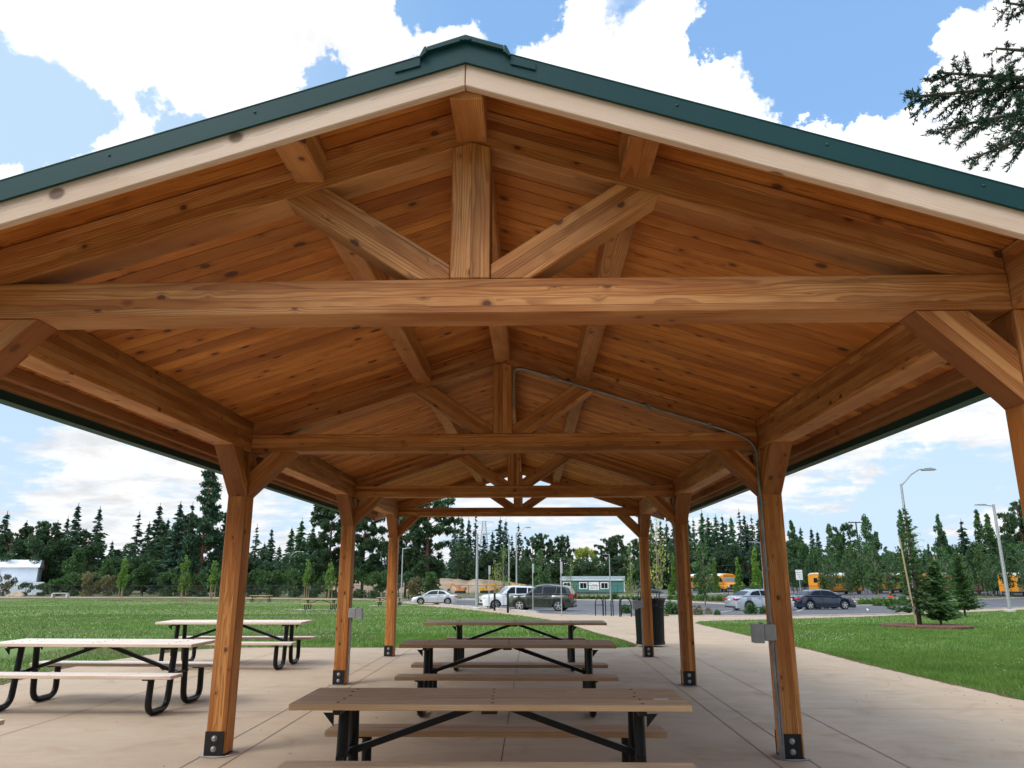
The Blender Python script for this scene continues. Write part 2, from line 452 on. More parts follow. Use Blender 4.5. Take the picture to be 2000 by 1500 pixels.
def sheet(name, poly, dz, m, skirt=0, cell=6, kind='structure', parent=None):
    bm = bmesh.new()
    vs = [bm.verts.new((x, y, 0)) for x, y in poly]
    f = bm.faces.new(vs)
    if f.normal.z < 0 or sum((poly[i][0] * poly[(i + 1) % len(poly)][1] - poly[(i + 1) % len(poly)][0] * poly[i][1]) for i in range(len(poly))) < 0:
        bmesh.ops.reverse_faces(bm, faces=[f])
    y0 = min(p[1] for p in poly); y1 = max(p[1] for p in poly)
    x0 = min(p[0] for p in poly); x1 = max(p[0] for p in poly)
    cuts = sorted(set([17, 75] + [y0 + cell * k for k in range(1, int((y1 - y0) / cell) + 1)]))
    for c in cuts:
        if y0 < c < y1:
            bmesh.ops.bisect_plane(bm, geom=bm.verts[:] + bm.edges[:] + bm.faces[:], plane_co=(0, c, 0), plane_no=(0, 1, 0))
    if y1 > 75:
        k = x0 + cell
        while k < x1:
            bmesh.ops.bisect_plane(bm, geom=bm.verts[:] + bm.edges[:] + bm.faces[:], plane_co=(k, 0, 0), plane_no=(1, 0, 0)); k += cell
    if skirt:
        be = [e for e in bm.edges if len(e.link_faces) == 1]
        ret = bmesh.ops.extrude_edge_only(bm, edges=be)
        low = set(v for v in ret['geom'] if isinstance(v, bmesh.types.BMVert))
    else: low = set()
    for v in bm.verts: v.co.z = G(v.co.x, v.co.y) + dz - (skirt if v in low else 0)
    bmesh.ops.triangulate(bm, faces=bm.faces[:])
    me = bpy.data.meshes.new(name); bm.to_mesh(me); bm.free(); me.materials.append(m)
    o = link(bpy.data.objects.new(name, me), parent)
    return tag(o, kind=kind) if kind else o

def kerb(name, pts, w=.16, h=.11, closed=False):
    mb = MB(); P2 = []
    n = len(pts)
    for i in range(n - (0 if closed else 1)):
        a = Vector(pts[i]); b = Vector(pts[(i + 1) % n]); L = (b - a).length; k = max(1, int(L / 5))
        P2 += [a + (b - a) * j / k for j in range(k)]
    if not closed: P2.append(Vector(pts[-1]))
    m = len(P2); ring = []
    for i, p in enumerate(P2):
        if closed: d = (P2[(i + 1) % m] - P2[i - 1]).normalized()
        else: d = (P2[min(i + 1, m - 1)] - P2[max(i - 1, 0)]).normalized()
        nn = Vector((-d.y, d.x)) * w / 2; z = G(p.x, p.y)
        a = p - nn; b = p + nn
        ring.append([(a.x, a.y, z - .1), (a.x, a.y, z + h), (b.x, b.y, z + h), (b.x, b.y, z - .1)])
    for i in range(m if closed else m - 1):
        A = ring[i]; B = ring[(i + 1) % m]
        mb.add(A + B, [(0, 1, 5, 4), (1, 2, 6, 5), (2, 3, 7, 6)])
    if not closed:
        mb.add(ring[0], [(0, 1, 2, 3)]); mb.add(ring[-1], [(0, 1, 2, 3)])
    return tag(mb.build(name, M['kerb']), kind='structure')

patio = [(-5.6, -6), (-7.0, 4), (-7.5, 11.5), (-7.78, 13.2), (-7.72, 14.6), (-7.4, 15.9), (-6.9, 16.9), (-6.1, 17.45), (2.0, 17.5), (2.55, 17.8), (2.72, 18.5),
         (2.62, 20.5), (2.25, 23.5), (1.9, 28), (1.45, 33.5), (.5, 39), (-.95, 44.9), (-3.3, 54), (-6.8, 66.5), (-11.5, 79), (-17, 93),
         (-14.6, 94), (-9.4, 79.5), (-6.6, 72), (-3.4, 62.5), (-.9, 53), (-.3, 50), (1.2, 46.3), (2.6, 44.1), (7.4, 41.6), (12.6, 41.0), (16.2, 42.6), (21.5, 45.9), (32, 57.5), (41, 66.5), (60, 84),
         (60, 78), (37, 59.2), (24, 47), (18.2, 41.6), (11.3, 36.6), (8.6, 35.1), (7.4, 33.9), (6.85, 32.0), (6.5, 25), (6.35, 21), (6.2, 17.5), (6.25, 14.2), (6.4, 11.8), (6.55, 10.2), (6.9, 5), (7.4, -6)]
sheet('patio_path', patio, 0, M['concrete'], skirt=.15)
mbj = MB()
def jl(x0, y0, x1, y1, w=.008):
    n = max(1, int(abs(y1 - y0) / 3)); d = Vector((x1 - x0, y1 - y0)).normalized(); nn = Vector((-d.y, d.x)) * w / 2
    for i in range(n):
        a = Vector((x0 + (x1 - x0) * i / n, y0 + (y1 - y0) * i / n)); b = Vector((x0 + (x1 - x0) * (i + 1) / n, y0 + (y1 - y0) * (i + 1) / n))
        ps = [a - nn, b - nn, b + nn, a + nn]
        mbj.add([(p.x, p.y, G(p.x, p.y) + .003) for p in ps], [(0, 1, 2, 3)])
for x in (-2.66, -2.34, 0, 2.34, 2.66): jl(x, -5.5, x, 17 if x < 2.6 else 17.0)
jl(3.4, -5.5, 3.4, 17); jl(3.4, 17, 3.0, 30); jl(-5.05, -5, -5.05, 17); jl(3.4, 9.75, 6.3, 9.75); jl(-7.4, 9.2, -2.66, 9.4); jl(3.4, 13.6, 6.2, 13.6); jl(3.4, 5.6, 6.8, 5.6)
jl(2.7, 21.5, 6.3, 21.5); jl(2.2, 26, 6.5, 26); jl(1.8, 31, 6.8, 31)
tag(mbj.build('paving_joints', M['joint']), kind='structure')

lot = [(-18, 97), (-14.4, 94.3), (-9.2, 79.8), (-6.4, 72.3), (-3.2, 62.8), (-.7, 53.2), (-.1, 50.2), (1.35, 46.6), (2.7, 44.4), (7.5, 41.9), (12.6, 41.3), (16.1, 42.9), (21.3, 46.2), (31.8, 57.8), (40.8, 66.8), (60, 84.3),
       (120, 128), (125, 150), (62, 100), (52, 93), (42, 84), (34, 76.5), (23, 68.5), (18.4, 87), (16.8, 97), (5.6, 102), (-9.8, 102), (-16, 104)]
sheet('parking_lot', lot, -.012, M['asphalt'])
kerb('kerb', [(-14.4, 94.2), (-9.2, 79.7), (-6.5, 72.2), (-3.3, 62.7), (-.8, 53.1), (-.25, 50.4), (.6, 48.2)])
kerb('kerb', [(7.5, 41.75), (12.6, 41.15), (16.1, 42.75), (21.3, 46.05), (31.8, 57.65), (40.8, 66.65), (60, 84.1)], h=.05)
kerb('kerb', [(-15, 103), (-9.8, 102), (5.6, 102), (16.8, 97), (18.4, 87), (23, 68.5), (34, 76.5), (42, 84), (52, 93), (62, 100), (125, 150)])
# planted island between lot and the far lane
sheet('mulch_bed', [(-9.6, 102.2), (5.6, 102.2), (16.9, 97.2), (18.6, 87.2), (23.1, 68.8), (33.8, 76.8), (42, 84.3), (46, 95), (36, 92), (26, 96), (21, 108), (5.6, 108), (-9.6, 107)], .0, M['bark_chips'])
sheet('planting_strip', [(7.2, 41.95), (12.6, 41.35), (13.9, 41.9), (14.3, 43.2), (12.4, 43.0), (7.4, 43.8), (6.3, 44.9), (5.4, 43.4)], .03, M['bark_chips'])
sheet('far_lane', [(-9.6, 109), (5.6, 109), (21.5, 109), (27, 97.5), (36.5, 94), (46, 97), (52, 107), (50, 128), (22, 128), (7, 132), (-12, 132)], .015, M['asphalt'])
kerb('kerb', [(-9.6, 108.6), (5.6, 108.6), (21.2, 108.6), (26.6, 97), (36.5, 93.5), (46.3, 96.6)])
kerb('kerb', [(-12, 132.4), (7, 132.4), (22, 128.4), (50, 128.4)])
sheet('dirt_path', [(-140, 100), (-90, 116), (-57, 117.5), (-26.5, 103), (-17.5, 97.5), (-16, 104.5), (-24, 112), (-56, 126), (-92, 130), (-150, 122)], .012, M['dirt'])
sheet('bus_yard', [(24, 112), (60, 112), (110, 112), (140, 150), (140, 175), (22, 175), (22, 140), (52, 129)], .012, M['asphalt'])
# white parking lines
# worn soil line where the lawn meets the paving, and a little leaf litter
rs_ = random.Random(8); mbs = MB()
def soil(pts):
    L_ = []
    for i in range(len(pts) - 1):
        a = Vector(pts[i]); b = Vector(pts[i + 1]); n = max(1, int((b - a).length / .12)); d = (b - a).normalized(); nn = Vector((-d.y, d.x))
        for k in range(n):
            p = a + (b - a) * k / n; w0 = rs_.uniform(.005, .035); w1 = rs_.uniform(.01, .06)
            L_.append((p - nn * w0, p + nn * w1))
    for i in range(len(L_) - 1):
        q = [L_[i][0], L_[i + 1][0], L_[i + 1][1], L_[i][1]]; mbs.add([(p.x, p.y, G(p.x, p.y) + .004) for p in q], [(0, 1, 2, 3)])
soil([(6.9, 5), (6.55, 10.2), (6.4, 11.8), (6.25, 14.2), (6.2, 17.5), (6.35, 21), (6.5, 25), (6.85, 32)])
soil([(-7.5, 11.5), (-7.78, 13.2), (-7.72, 14.6), (-7.4, 15.9), (-6.9, 16.9), (-6.1, 17.45), (2.0, 17.5), (2.55, 17.8), (2.72, 18.5), (2.62, 20.5), (2.25, 23.5), (1.9, 28), (1.45, 33.5)])
tag(mbs.build('soil_edge', M['mulch']), kind='structure')
mbl = MB()
for k in range(420):
    e = rs_.random()
    if e < .35: x, y = 6.3 - abs(rs_.gauss(0, .35)), rs_.uniform(7, 30)
    elif e < .6: x, y = rs_.uniform(-7, 2), 17.4 - abs(rs_.gauss(0, .3))
    else: x, y = rs_.uniform(-7, 6.2), rs_.uniform(4.5, 17)
    a = rs_.uniform(0, 6.28); l_ = rs_.uniform(.006, .02); w_ = l_ * rs_.uniform(.25, .7); c_, s_ = math.cos(a), math.sin(a)
    mbl.add([(x + c_ * l_, y + s_ * l_, .005), (x - s_ * w_, y + c_ * w_, .010), (x - c_ * l_, y - s_ * l_, .006), (x + s_ * w_, y - c_ * w_, .005)], [(0, 1, 2, 3)])
tag(mbl.build('leaf_litter', M['bark_chips']), 'tiny dry leaves and grit scattered over the concrete', 'leaf litter', kind='stuff')
mbp = MB()
def pline(a, b, w=.12):
    a = Vector(a); b = Vector(b); d = (b - a).normalized(); nn = Vector((-d.y, d.x)) * w / 2
    ps = [a - nn, b - nn, b + nn, a + nn]
    mbp.add([(p.x, p.y, G(p.x, p.y) - .004) for p in ps], [(0, 1, 2, 3)])
for k in range(5): pline((3.4 + 1.1 * k, 44.5 - .35 * k), (2.4 + 1.1 * k, 46.6 - .35 * k), .16)
for k in range(4): pline((1.5 - .6 * k, 48.2 + 2.7 * k), (6.3 - .6 * k, 49.9 + 2.7 * k))
pline((12, 50), (14.5, 56)); pline((18, 53), (20.5, 59)); pline((24, 56), (26.5, 62))
tag(mbp.build('parking_lines', M['paint_white']), kind='structure')
# faded track kerb ramp
def mound(name, cx, cy, rx, ry, h, m, seed=0, kind='structure', n=18):
    rng = random.Random(seed); V = []; F = []
    for j in range(n + 1):
        for i in range(n + 1):
            u = i / n * 2 - 1; v = j / n * 2 - 1; r = math.sqrt(u * u + v * v)
            hh = max(0, 1 - r * r) * h * (.75 + .5 * rng.random()) if r < 1 else -.3
            x = cx + u * rx; y = cy + v * ry
            V.append((x, y, G(x, y) + hh - .05))
    F = [(j * (n + 1) + i, j * (n + 1) + i + 1, (j + 1) * (n + 1) + i + 1, (j + 1) * (n + 1) + i) for j in range(n) for i in range(n)]
    o = link(bpy.data.objects.new(name, mesh_np(name, V, F, m, True))); return tag(o, kind=kind)
mound('dirt_bank', -22, 205, 34, 12, 2.9, M['dirt'], 1, n=30)
mound('dirt_bank', 14, 196, 12, 8, 2.6, M['dirt_red'], 2)
mound('dirt_bank', -48, 215, 20, 12, 2.8, M['dirt'], 3)

# ------------------------------------------------------------------ grass and clover near the shelter
rg = np.random.default_rng(4)
pg = patio
def inside(px, py, poly):
    r = np.zeros(len(px), bool); n = len(poly)
    for i in range(n):
        x1, y1 = poly[i]; x2, y2 = poly[(i + 1) % n]
        c = ((y1 > py) != (y2 > py)) & (px < (x2 - x1) * (py - y1) / (y2 - y1 + 1e-9) + x1)
        r ^= c
    return r
def Gnp(x, y):
    return -.0235 * np.clip(np.minimum(y, 75) - 17, 0, None)
def scatter(n, x0, x1, y0, y1, p=1.0):
    x = rg.uniform(x0, x1, n); y = y0 + (y1 - y0) * rg.random(n) ** p
    k = ~inside(x, y, pg) & ~inside(x, y, lot)
    k &= ((x - 14.6) ** 2 / 1.45 ** 2 + (y - 29.0) ** 2 / 2.4 ** 2) > 1
    return x[k], y[k]
bx, by, bw = [], [], []
for n, x0, x1, y0, y1, sc_ in ((150000, 6.2, 15, 8.5, 17, 1), (90000, 6.2, 26, 17, 32, 1.5), (45000, 7, 45, 32, 62, 3), (60000, -10, 3, 11, 24, 1.5), (60000, -26, 3, 20, 45, 2.4), (45000, -60, 0, 40, 95, 4.5)):
    x, y = scatter(n, x0, x1, y0, y1); bx.append(x); by.append(y); bw.append(np.full(len(x), sc_))
bx = np.concatenate(bx); by = np.concatenate(by); bw = np.concatenate(bw); n = len(bx)
th = rg.uniform(0, 2 * PI, n); hh = rg.uniform(.035, .085, n) * (1 + .12 * (bw - 1)); ww = .005 * bw * rg.uniform(.7, 1.5, n)
ln = rg.uniform(.01, .06, n); la = rg.uniform(0, 2 * PI, n); z0 = Gnp(bx, by) - .035
a = np.stack([bx - ww * np.cos(th), by - ww * np.sin(th), z0], 1); b = np.stack([bx + ww * np.cos(th), by + ww * np.sin(th), z0], 1)
c = np.stack([bx + ln * np.cos(la), by + ln * np.sin(la), z0 + hh], 1)
VV = np.stack([a, b, c], 1).reshape(-1, 3)
tag(link(bpy.data.objects.new('grass', mesh_np('grass', VV, np.arange(3 * n).reshape(-1, 3), LF['grass']))), 'short green lawn grass on both sides of the concrete', 'grass', kind='stuff')
cx_, cy_, cs = [], [], []
def patchy(x, y, f=.5):
    return (np.sin(x * .9 + 1.3 * np.sin(y * .4)) + np.sin(y * .7 + 1.1 * np.sin(x * .5)) + rg.normal(0, .5, len(x))) > f
for n, x0, x1, y0, y1, s_, th_ in ((1600, 6.5, 14, 9, 17, .009, 1.3), (3600, 6.5, 26, 17, 36, .012, 1.1), (2000, 10, 45, 30, 58, .018, .8), (1000, -10, 3, 14, 26, .010, 1.0), (2600, -26, 2, 20, 48, .015, .9), (1700, -60, -4, 36, 80, .024, .8)):
    x, y = scatter(n, x0, x1, y0, y1); k = patchy(x, y, th_); cx_.append(x[k]); cy_.append(y[k]); cs.append(np.full(k.sum(), s_))
cx_ = np.concatenate(cx_); cy_ = np.concatenate(cy_); cs = np.concatenate(cs); n = len(cx_)
zz = Gnp(cx_, cy_) + rg.uniform(.03, .07, n)
o4 = []
for dx, dy, dz in ((-1, 0, -.4), (0, -1, 0), (1, 0, -.4), (0, 1, .9)):
    o4.append(np.stack([cx_ + dx * cs, cy_ + dy * cs * .6, zz + dz * cs], 1))
VV = np.stack(o4, 1).reshape(-1, 3)
tag(link(bpy.data.objects.new('clover_flowers', mesh_np('clover_flowers', VV, np.arange(4 * n).reshape(-1, 4), LF['clover']))), 'tiny white clover flowers dotted over the lawn', 'clover', kind='stuff')

# ------------------------------------------------------------------ the picnic shelter
SH = empty('picnic_shelter', (0, 9.375, 0), 0, 'open timber picnic shelter with green metal gable roof over the concrete patio', 'shelter')
FY = (3.245, 7.176, 11.594, 15.504); TK = .186
PX = 2.547; HW = .093; ZP = 2.286; ZE = 2.72; ZD = 3.81; S = .325; Y0 = 2.912; Y1 = 15.98
dk = lambda x: ZD - S * abs(x)
rb = lambda x: 3.605 - S * abs(x)
def tim(name, pts, fn, a, b, origin, grain, up, m='beam', bevel=.006, parent=SH):
    mb = MB().prism(pts, fn, a, b)
    return mb.build(name, W[m], parent, bevel=bevel, mw=frame(origin, grain, up))
for i, fy in enumerate(FY):
    for sx in (-1, 1):
        x = sx * PX
        mb = MB().box(x - HW, x + HW, fy, fy + TK, .015, ZE)
        PF = frame((x, fy + HW, 0), (0, 0, 1), (1, 0, 0)); p = mb.build('post', W['post'], SH, bevel=.009, mw=PF)
        # base shoe and bolts, as sub-parts of the post
        def sub(mb, name, m, **kw):
            o = mb.build(name, m, None, **kw); o.data.transform(PF.inverted()); o.parent = p; return o
        mb = MB().box(x - HW - .004, x + .072, fy - .008, fy, 0, .205).box(x - HW - .004, x + .072, fy + TK, fy + TK + .008, 0, .205).box(x - HW - .004, x + HW, fy - .008, fy + TK + .008, 0, .012)
        sub(mb, 'base_plate', M['plate_black'])
        for bz in (.062, .148):
            mb = MB().lathe([(.026, 0), (.026, -.004), (.017, -.004), (.017, -.016), (.012, -.019)], 10, (x - .012, fy - .008, bz), 'y')
            sub(mb, 'bolt', M['bolt'])
        # knee brace under the tie beam
        X0 = PX - HW
        tim('knee_brace', [(sx * X0, ZP), (sx * X0, ZP + .24), (sx * (X0 - .194), ZE), (sx * (X0 - .434), ZE)], XZ, fy + .012, fy + TK - .012,
            (sx * X0, fy, ZP), (sx, 0, -1), (sx, 0, 1))
        # braces along the eave
        for dy, ok in ((-1, i > 0), (1, i < 3)):
            if not ok: continue
            ys_ = fy if dy < 0 else fy + TK
            tim('eave_brace', [(ys_, ZP), (ys_, ZP + .24), (ys_ + dy * .194, ZE), (ys_ + dy * .434, ZE)], YZ, x - HW + .003, x + HW - .003,
                (x, ys_, ZP), (0, dy, 1), (0, -dy, 1))
        # rafter (top chord)
        pts = [(0, rb(0)), (sx * X0, rb(X0)), (sx * X0, dk(X0) - .002), (0, dk(0) - .002)]
        tim('rafter', pts, XZ, fy + .008, fy + TK - .008, (0, fy, rb(0) + .1), (sx, 0, -S), (0, 0, 1))
        # strut
        th = math.atan(.68)
        pts = [(sx * .093, 2.966), (sx * .093, 2.892), (sx * .279, 2.892), (sx * .898, rb(.898)), (sx * .70, rb(.70))]
        tim('strut', pts, XZ, fy + .010, fy + TK - .010, (0, fy, 2.9), (sx, 0, .68), (0, 0, 1))
    tim('tie_beam', [(-(PX - HW), ZE), (PX - HW, ZE), (PX - HW, 2.89), (-(PX - HW), 2.89)], XZ, fy, fy + TK, (0, fy, 2.712 + .0 * i), (1, 0, 0), (0, 0, 1))
    tim('king_post', [(-HW, 2.892), (HW, 2.892), (HW, rb(HW)), (0, rb(0)), (-HW, rb(HW))], XZ, fy - .002, fy + TK + .002, (-.09, fy, 3), (0, 0, 1), (1, 0, 0))
for sx in (-1, 1):
    x0 = sx * (PX - HW); x1 = sx * (PX + HW)
    tim('eave_beam', [(x0, ZE), (x1, ZE), (x1, dk(PX + HW) - .002), (x0, dk(PX - HW) - .002)], XZ, Y0, Y1, (x0, 9, ZE - .01), (0, 1, 0), (0, 0, 1))
    xa, xb = sx * .712, sx * .857
    tim('purlin', [(xa, 3.402), (xb, 3.402), (xb, dk(xb) - .002), (xa, dk(xa) - .002)], XZ, Y0, Y1, (xa, 9, 3.4), (0, 1, 0), (0, 0, 1))
tim('ridge_beam', [(-.074, 3.609), (.074, 3.609), (.074, dk(.074) - .002), (0, dk(0) - .002), (-.074, dk(.074) - .002)], XZ, Y0, Y1, (0, 9, 3.6), (0, 1, 0), (0, 0, 1))
# tongue and groove roof deck, boards running eave to ridge with real V grooves below
cs_ = math.cos(math.atan(S)); XE = 3.085; LEN = XE / cs_
for sx in (-1, 1):
    V = []; F = []; yl = 2.895; bwid = .133; prof = []
    y = yl
    while y < 16.0:
        prof += [(y + .005, .0), (y + bwid - .005, .0), (y + bwid, .013)]
        y += bwid
    prof = [(yl, .013)] + prof
    ye = prof[-1][0]; n = len(prof)
    for xx in (0, LEN):
        for (yy, zz_) in prof: V.append((xx, yy - yl, zz_))
    for i in range(n - 1): F.append((i, i + 1, n + i + 1, n + i))
    b0 = len(V); V += [(0, 0, .042), (LEN, 0, .042), (LEN, ye - yl, .042), (0, ye - yl, .042)]
    F += [(b0, b0 + 1, b0 + 2, b0 + 3)]
    F += [tuple(range(n, 2 * n)) + (b0 + 2, b0 + 1), tuple(range(n - 1, -1, -1)) + (b0, b0 + 3), (0, n, b0 + 1, b0), (n - 1, 2 * n - 1, b0 + 2, b0 + 3)]
    mb = MB(); mb.add(V, F)
    o = mb.build('roof_deck', W['deck'], SH)
    ex = Vector((sx * cs_, 0, -S * cs_)); ez = Vector((sx * S * cs_, 0, cs_)); ey = ez.cross(ex)
    if ey.y < 0:
        o.data.transform(Matrix.Translation((0, -(ye - yl), 0)))
    m4 = Matrix((ex, ey, ez)).transposed().to_4x4(); m4.translation = Vector((0, yl - 9.375, ZD))
    o.matrix_local = m4
    if ey.y < 0:
        pass
    # metal roof skin above
    skin = [(0, dk(0) + .043), (sx * 3.13, dk(3.13) + .043), (sx * 3.13, dk(3.13) + .046), (0, dk(0) + .046)]
    mb = MB().prism(skin, XZ, 2.90, 15.99)
    k = 3.0
    while k < 16:
        mb.prism([(0, dk(0) + .0465), (sx * 3.12, dk(3.12) + .0465), (sx * 3.12, dk(3.12) + .07), (0, dk(0) + .07)], XZ, k, k + .03); k += .3
    mb.build('roof_panel', M['green_metal'], SH, loc=(0, -9.375, 0))
    for ya, yb, s_ in ((Y0 - .042, Y0 - .002, -1), (Y1 + .002, Y1 + .042, 1)):
        # pale barge board
        pts = [(sx * .0015, 3.648), (sx * 3.05, 3.648 - S * 3.05), (sx * 3.05, dk(3.05) + .04), (sx * .0015, dk(0) + .04)]
        tim('barge_board', pts, XZ, ya, yb, (0, ya, 3.65), (sx, 0, -S), (0, 0, 1), 'barge', .004)
        # green rake trim
        y2 = ya - .012 if s_ < 0 else yb + .002
        y3 = ya - .002 if s_ < 0 else yb + .012
        g0 = 3.758
        mb = MB().prism([(0, g0), (sx * 3.14, g0 - S * 3.14), (sx * 3.14, dk(3.14) + .046), (0, dk(0) + .046)], XZ, y2, y3)
        mb.prism([(0, dk(0) + .0465), (sx * 3.14, dk(3.14) + .0465), (sx * 3.14, dk(3.14) + .051), (0, dk(0) + .051)], XZ, y2 - (.002 if s_ < 0 else .08), y3 + (.08 if s_ < 0 else .002))
        mb.prism([(0, g0 - .004), (sx * 3.14, g0 - .004 - S * 3.14), (sx * 3.14, g0 + .004 - S * 3.14), (0, g0 + .004)], XZ, y2 - .006, y3 - .001)
        tr = mb.build('rake_trim', M['green_metal'], SH, loc=(0, -9.375, 0))
        if s_ < 0:
            k = .3
            while k < 3.0:
                o = MB().lathe([(.007, 0), (.006, -.003), (.003, -.005)], 8, (sx * k, y2, 3.81 + .012 - S * k), 'y').build('screw', M['screw'], None); o.parent = tr; k += .62
    # eave fascia and trim
    xo = 3.088
    tim('fascia_board', [(sx * 3.045, dk(3.05) - .105), (sx * xo, dk(3.05) - .118), (sx * xo, dk(xo) + .03), (sx * 3.045, dk(3.05) - .003)], XZ, 2.9, 16.0, (sx * 3.045, 9, 2.7), (0, 1, 0), (0, 0, 1), 'fascia', .003)
    tim('sub_fascia', [(sx * 2.985, dk(3.0) - .085), (sx * 3.042, dk(3.0) - .085), (sx * 3.042, dk(3.042) - .003), (sx * 2.985, dk(2.985) - .003)], XZ, 2.93, 15.97, (sx * 3, 9, 2.7), (0, 1, 0), (0, 0, 1), 'fascia', .003)
    mb = MB().box(sx * 3.09, sx * 3.102, 2.86, 16.03, dk(3.1) - .165, dk(3.1) + .04).box(sx * 3.102, sx * 3.16, 2.86, 16.03, dk(3.1) - .165, dk(3.1) - .155).box(sx * 3.16, sx * 3.166, 2.86, 16.03, dk(3.1) - .165, dk(3.1) + .02)
    mb.box(sx * 3.07, sx * 3.09, 2.86, 16.03, dk(3.1) - .165, dk(3.1) - .157)
    mb.build('gutter', M['green_metal'], SH, loc=(0, -9.375, 0))
mb = MB()
for sx in (-1, 1):
    mb.prism([(0, dk(0) + .050), (sx * .17, dk(.17) + .050), (sx * .17, dk(.17) + .070), (0, dk(0) + .074)], XZ, 2.838, 16.05)
    mb.prism([(sx * .172, dk(.17) + .040), (sx * .195, dk(.195) + .024), (sx * .202, dk(.20) + .030), (sx * .182, dk(.17) + .066), (sx * .172, dk(.17) + .070)], XZ, 2.834, 2.9)
    mb.prism([(sx * .200, dk(.203) - .004), (sx * .31, dk(.31) - .002), (sx * .31, dk(.31) + .034), (sx * .200, dk(.203) + .036)], XZ, 2.8505, 2.93)
    mb.lathe([(.007, 0), (.005, -.006)], 8, (sx * .02, 2.838, dk(.02) + .055), 'y')
mb.build('ridge_cap', M['green_metal'], SH, loc=(0, -9.375, 0))
# conduits and boxes
def fillet(pts, r, n=5):
    out = [Vector(pts[0])]
    for i in range(1, len(pts) - 1):
        p = Vector(pts[i]); a = (Vector(pts[i - 1]) - p); b = (Vector(pts[i + 1]) - p)
        k = min(r, a.length * .48, b.length * .48); a = a.normalized() * k; b = b.normalized() * k
        for j in range(n + 1):
            t = j / n; out.append(p + a * (1 - t) ** 2 + b * t ** 2)
    out.append(Vector(pts[-1])); return out
cy = 7.176 - .022
cp = fillet([(.115, cy, 3.15), (.115, cy, 3.53), (.2, cy, 3.535), (2.18, cy, 2.895), (2.428, cy, 2.78), (2.428, cy, 1.13)], .16, 7)
mb = MB().tube(cp, .0125, 8); mb.tube([(2.428, cy, .97), (2.428, cy, .0)], .0125, 8); mb.tube([(2.452, cy - .0, .97), (2.452, cy, 0.0)], .009, 8)
for z in (.32, 1.6, 2.2): mb.box(2.405, 2.47, cy - .004, cy + .02, z, z + .02)
mb.lathe([(.02, 0), (.02, .035)], 10, (2.428, cy, 1.12)); mb.lathe([(.02, 0), (.02, .03)], 10, (2.428, cy, .955)); mb.lathe([(.022, 0), (.022, .12)], 10, (2.428, cy, 0))
for x_, z_ in ((.5, 3.438), (1.42, 3.141), (2.0, 2.953)): mb.box(x_ - .02, x_ + .02, cy - .016, cy + .03, z_ - .022, z_ + .022)
mb.build('conduit', M['conduit'], SH, loc=(0, -9.375, 0), smooth=True)
def outlet(x, y, z, sx, big=1):
    # body against the post, in-use cover facing the patio
    mb = MB().box(min(x, x + sx * .105), max(x, x + sx * .105), y - .065, y + .03, z - .065, z + .075)
    b = mb.build('outlet_box', M['box_grey'], SH, bevel=.008, loc=(0, -9.375, 0))
    xa, xb = x + sx * .107, x + sx * .20
    mb = MB().box(min(xa, xb), max(xa, xb), y - .07, y + .035, z - .085, z + .08)
    mb.box(min(xa, xa + sx * .02), max(xa, xa + sx * .02), y - .08, y + .045, z + .082, z + .092)
    c = mb.build('outlet_cover', M['box_grey'], b, bevel=.014, seg=2)
outlet(2.452, 7.15, 1.05, -1)
y3 = FY[2]
outlet(-2.452, y3 + .03, 1.0, 1)
mb = MB().tube([(-2.425, y3 + .03, .93), (-2.425, y3 + .03, 0)], .0125, 8); mb.box(-2.455, -2.41, y3 + .02, y3 + .045, .5, .52); mb.lathe([(.02, 0), (.02, .05)], 8, (-2.425, y3 + .03, .88))
mb.build('conduit', M['conduit'], SH, loc=(0, -9.375, 0), smooth=True)
y4 = FY[3]
outlet(2.452, y4 - .03, .98, -1)
mb = MB().tube([(2.425, y4 - .02, .92), (2.425, y4 - .02, 0)], .0125, 8)
mb.build('conduit', M['conduit'], SH, loc=(0, -9.375, 0), smooth=True)
# grout collars round the post feet
gm = MB()
for fy in FY:
    for sx in (-1, 1):
        pts = []
        rr = random.Random(int(fy * 10) + sx)
        for k in range(22):
            a = 2 * PI * k / 22; pts.append((sx * PX + math.cos(a) * (.165 + rr.uniform(-.012, .012)), fy + HW + math.sin(a) * (.165 + rr.uniform(-.012, .012)), .0055))
        gm.add(pts, [tuple(range(22))])
tag(gm.build('post_footing', M['grout']), kind='structure')

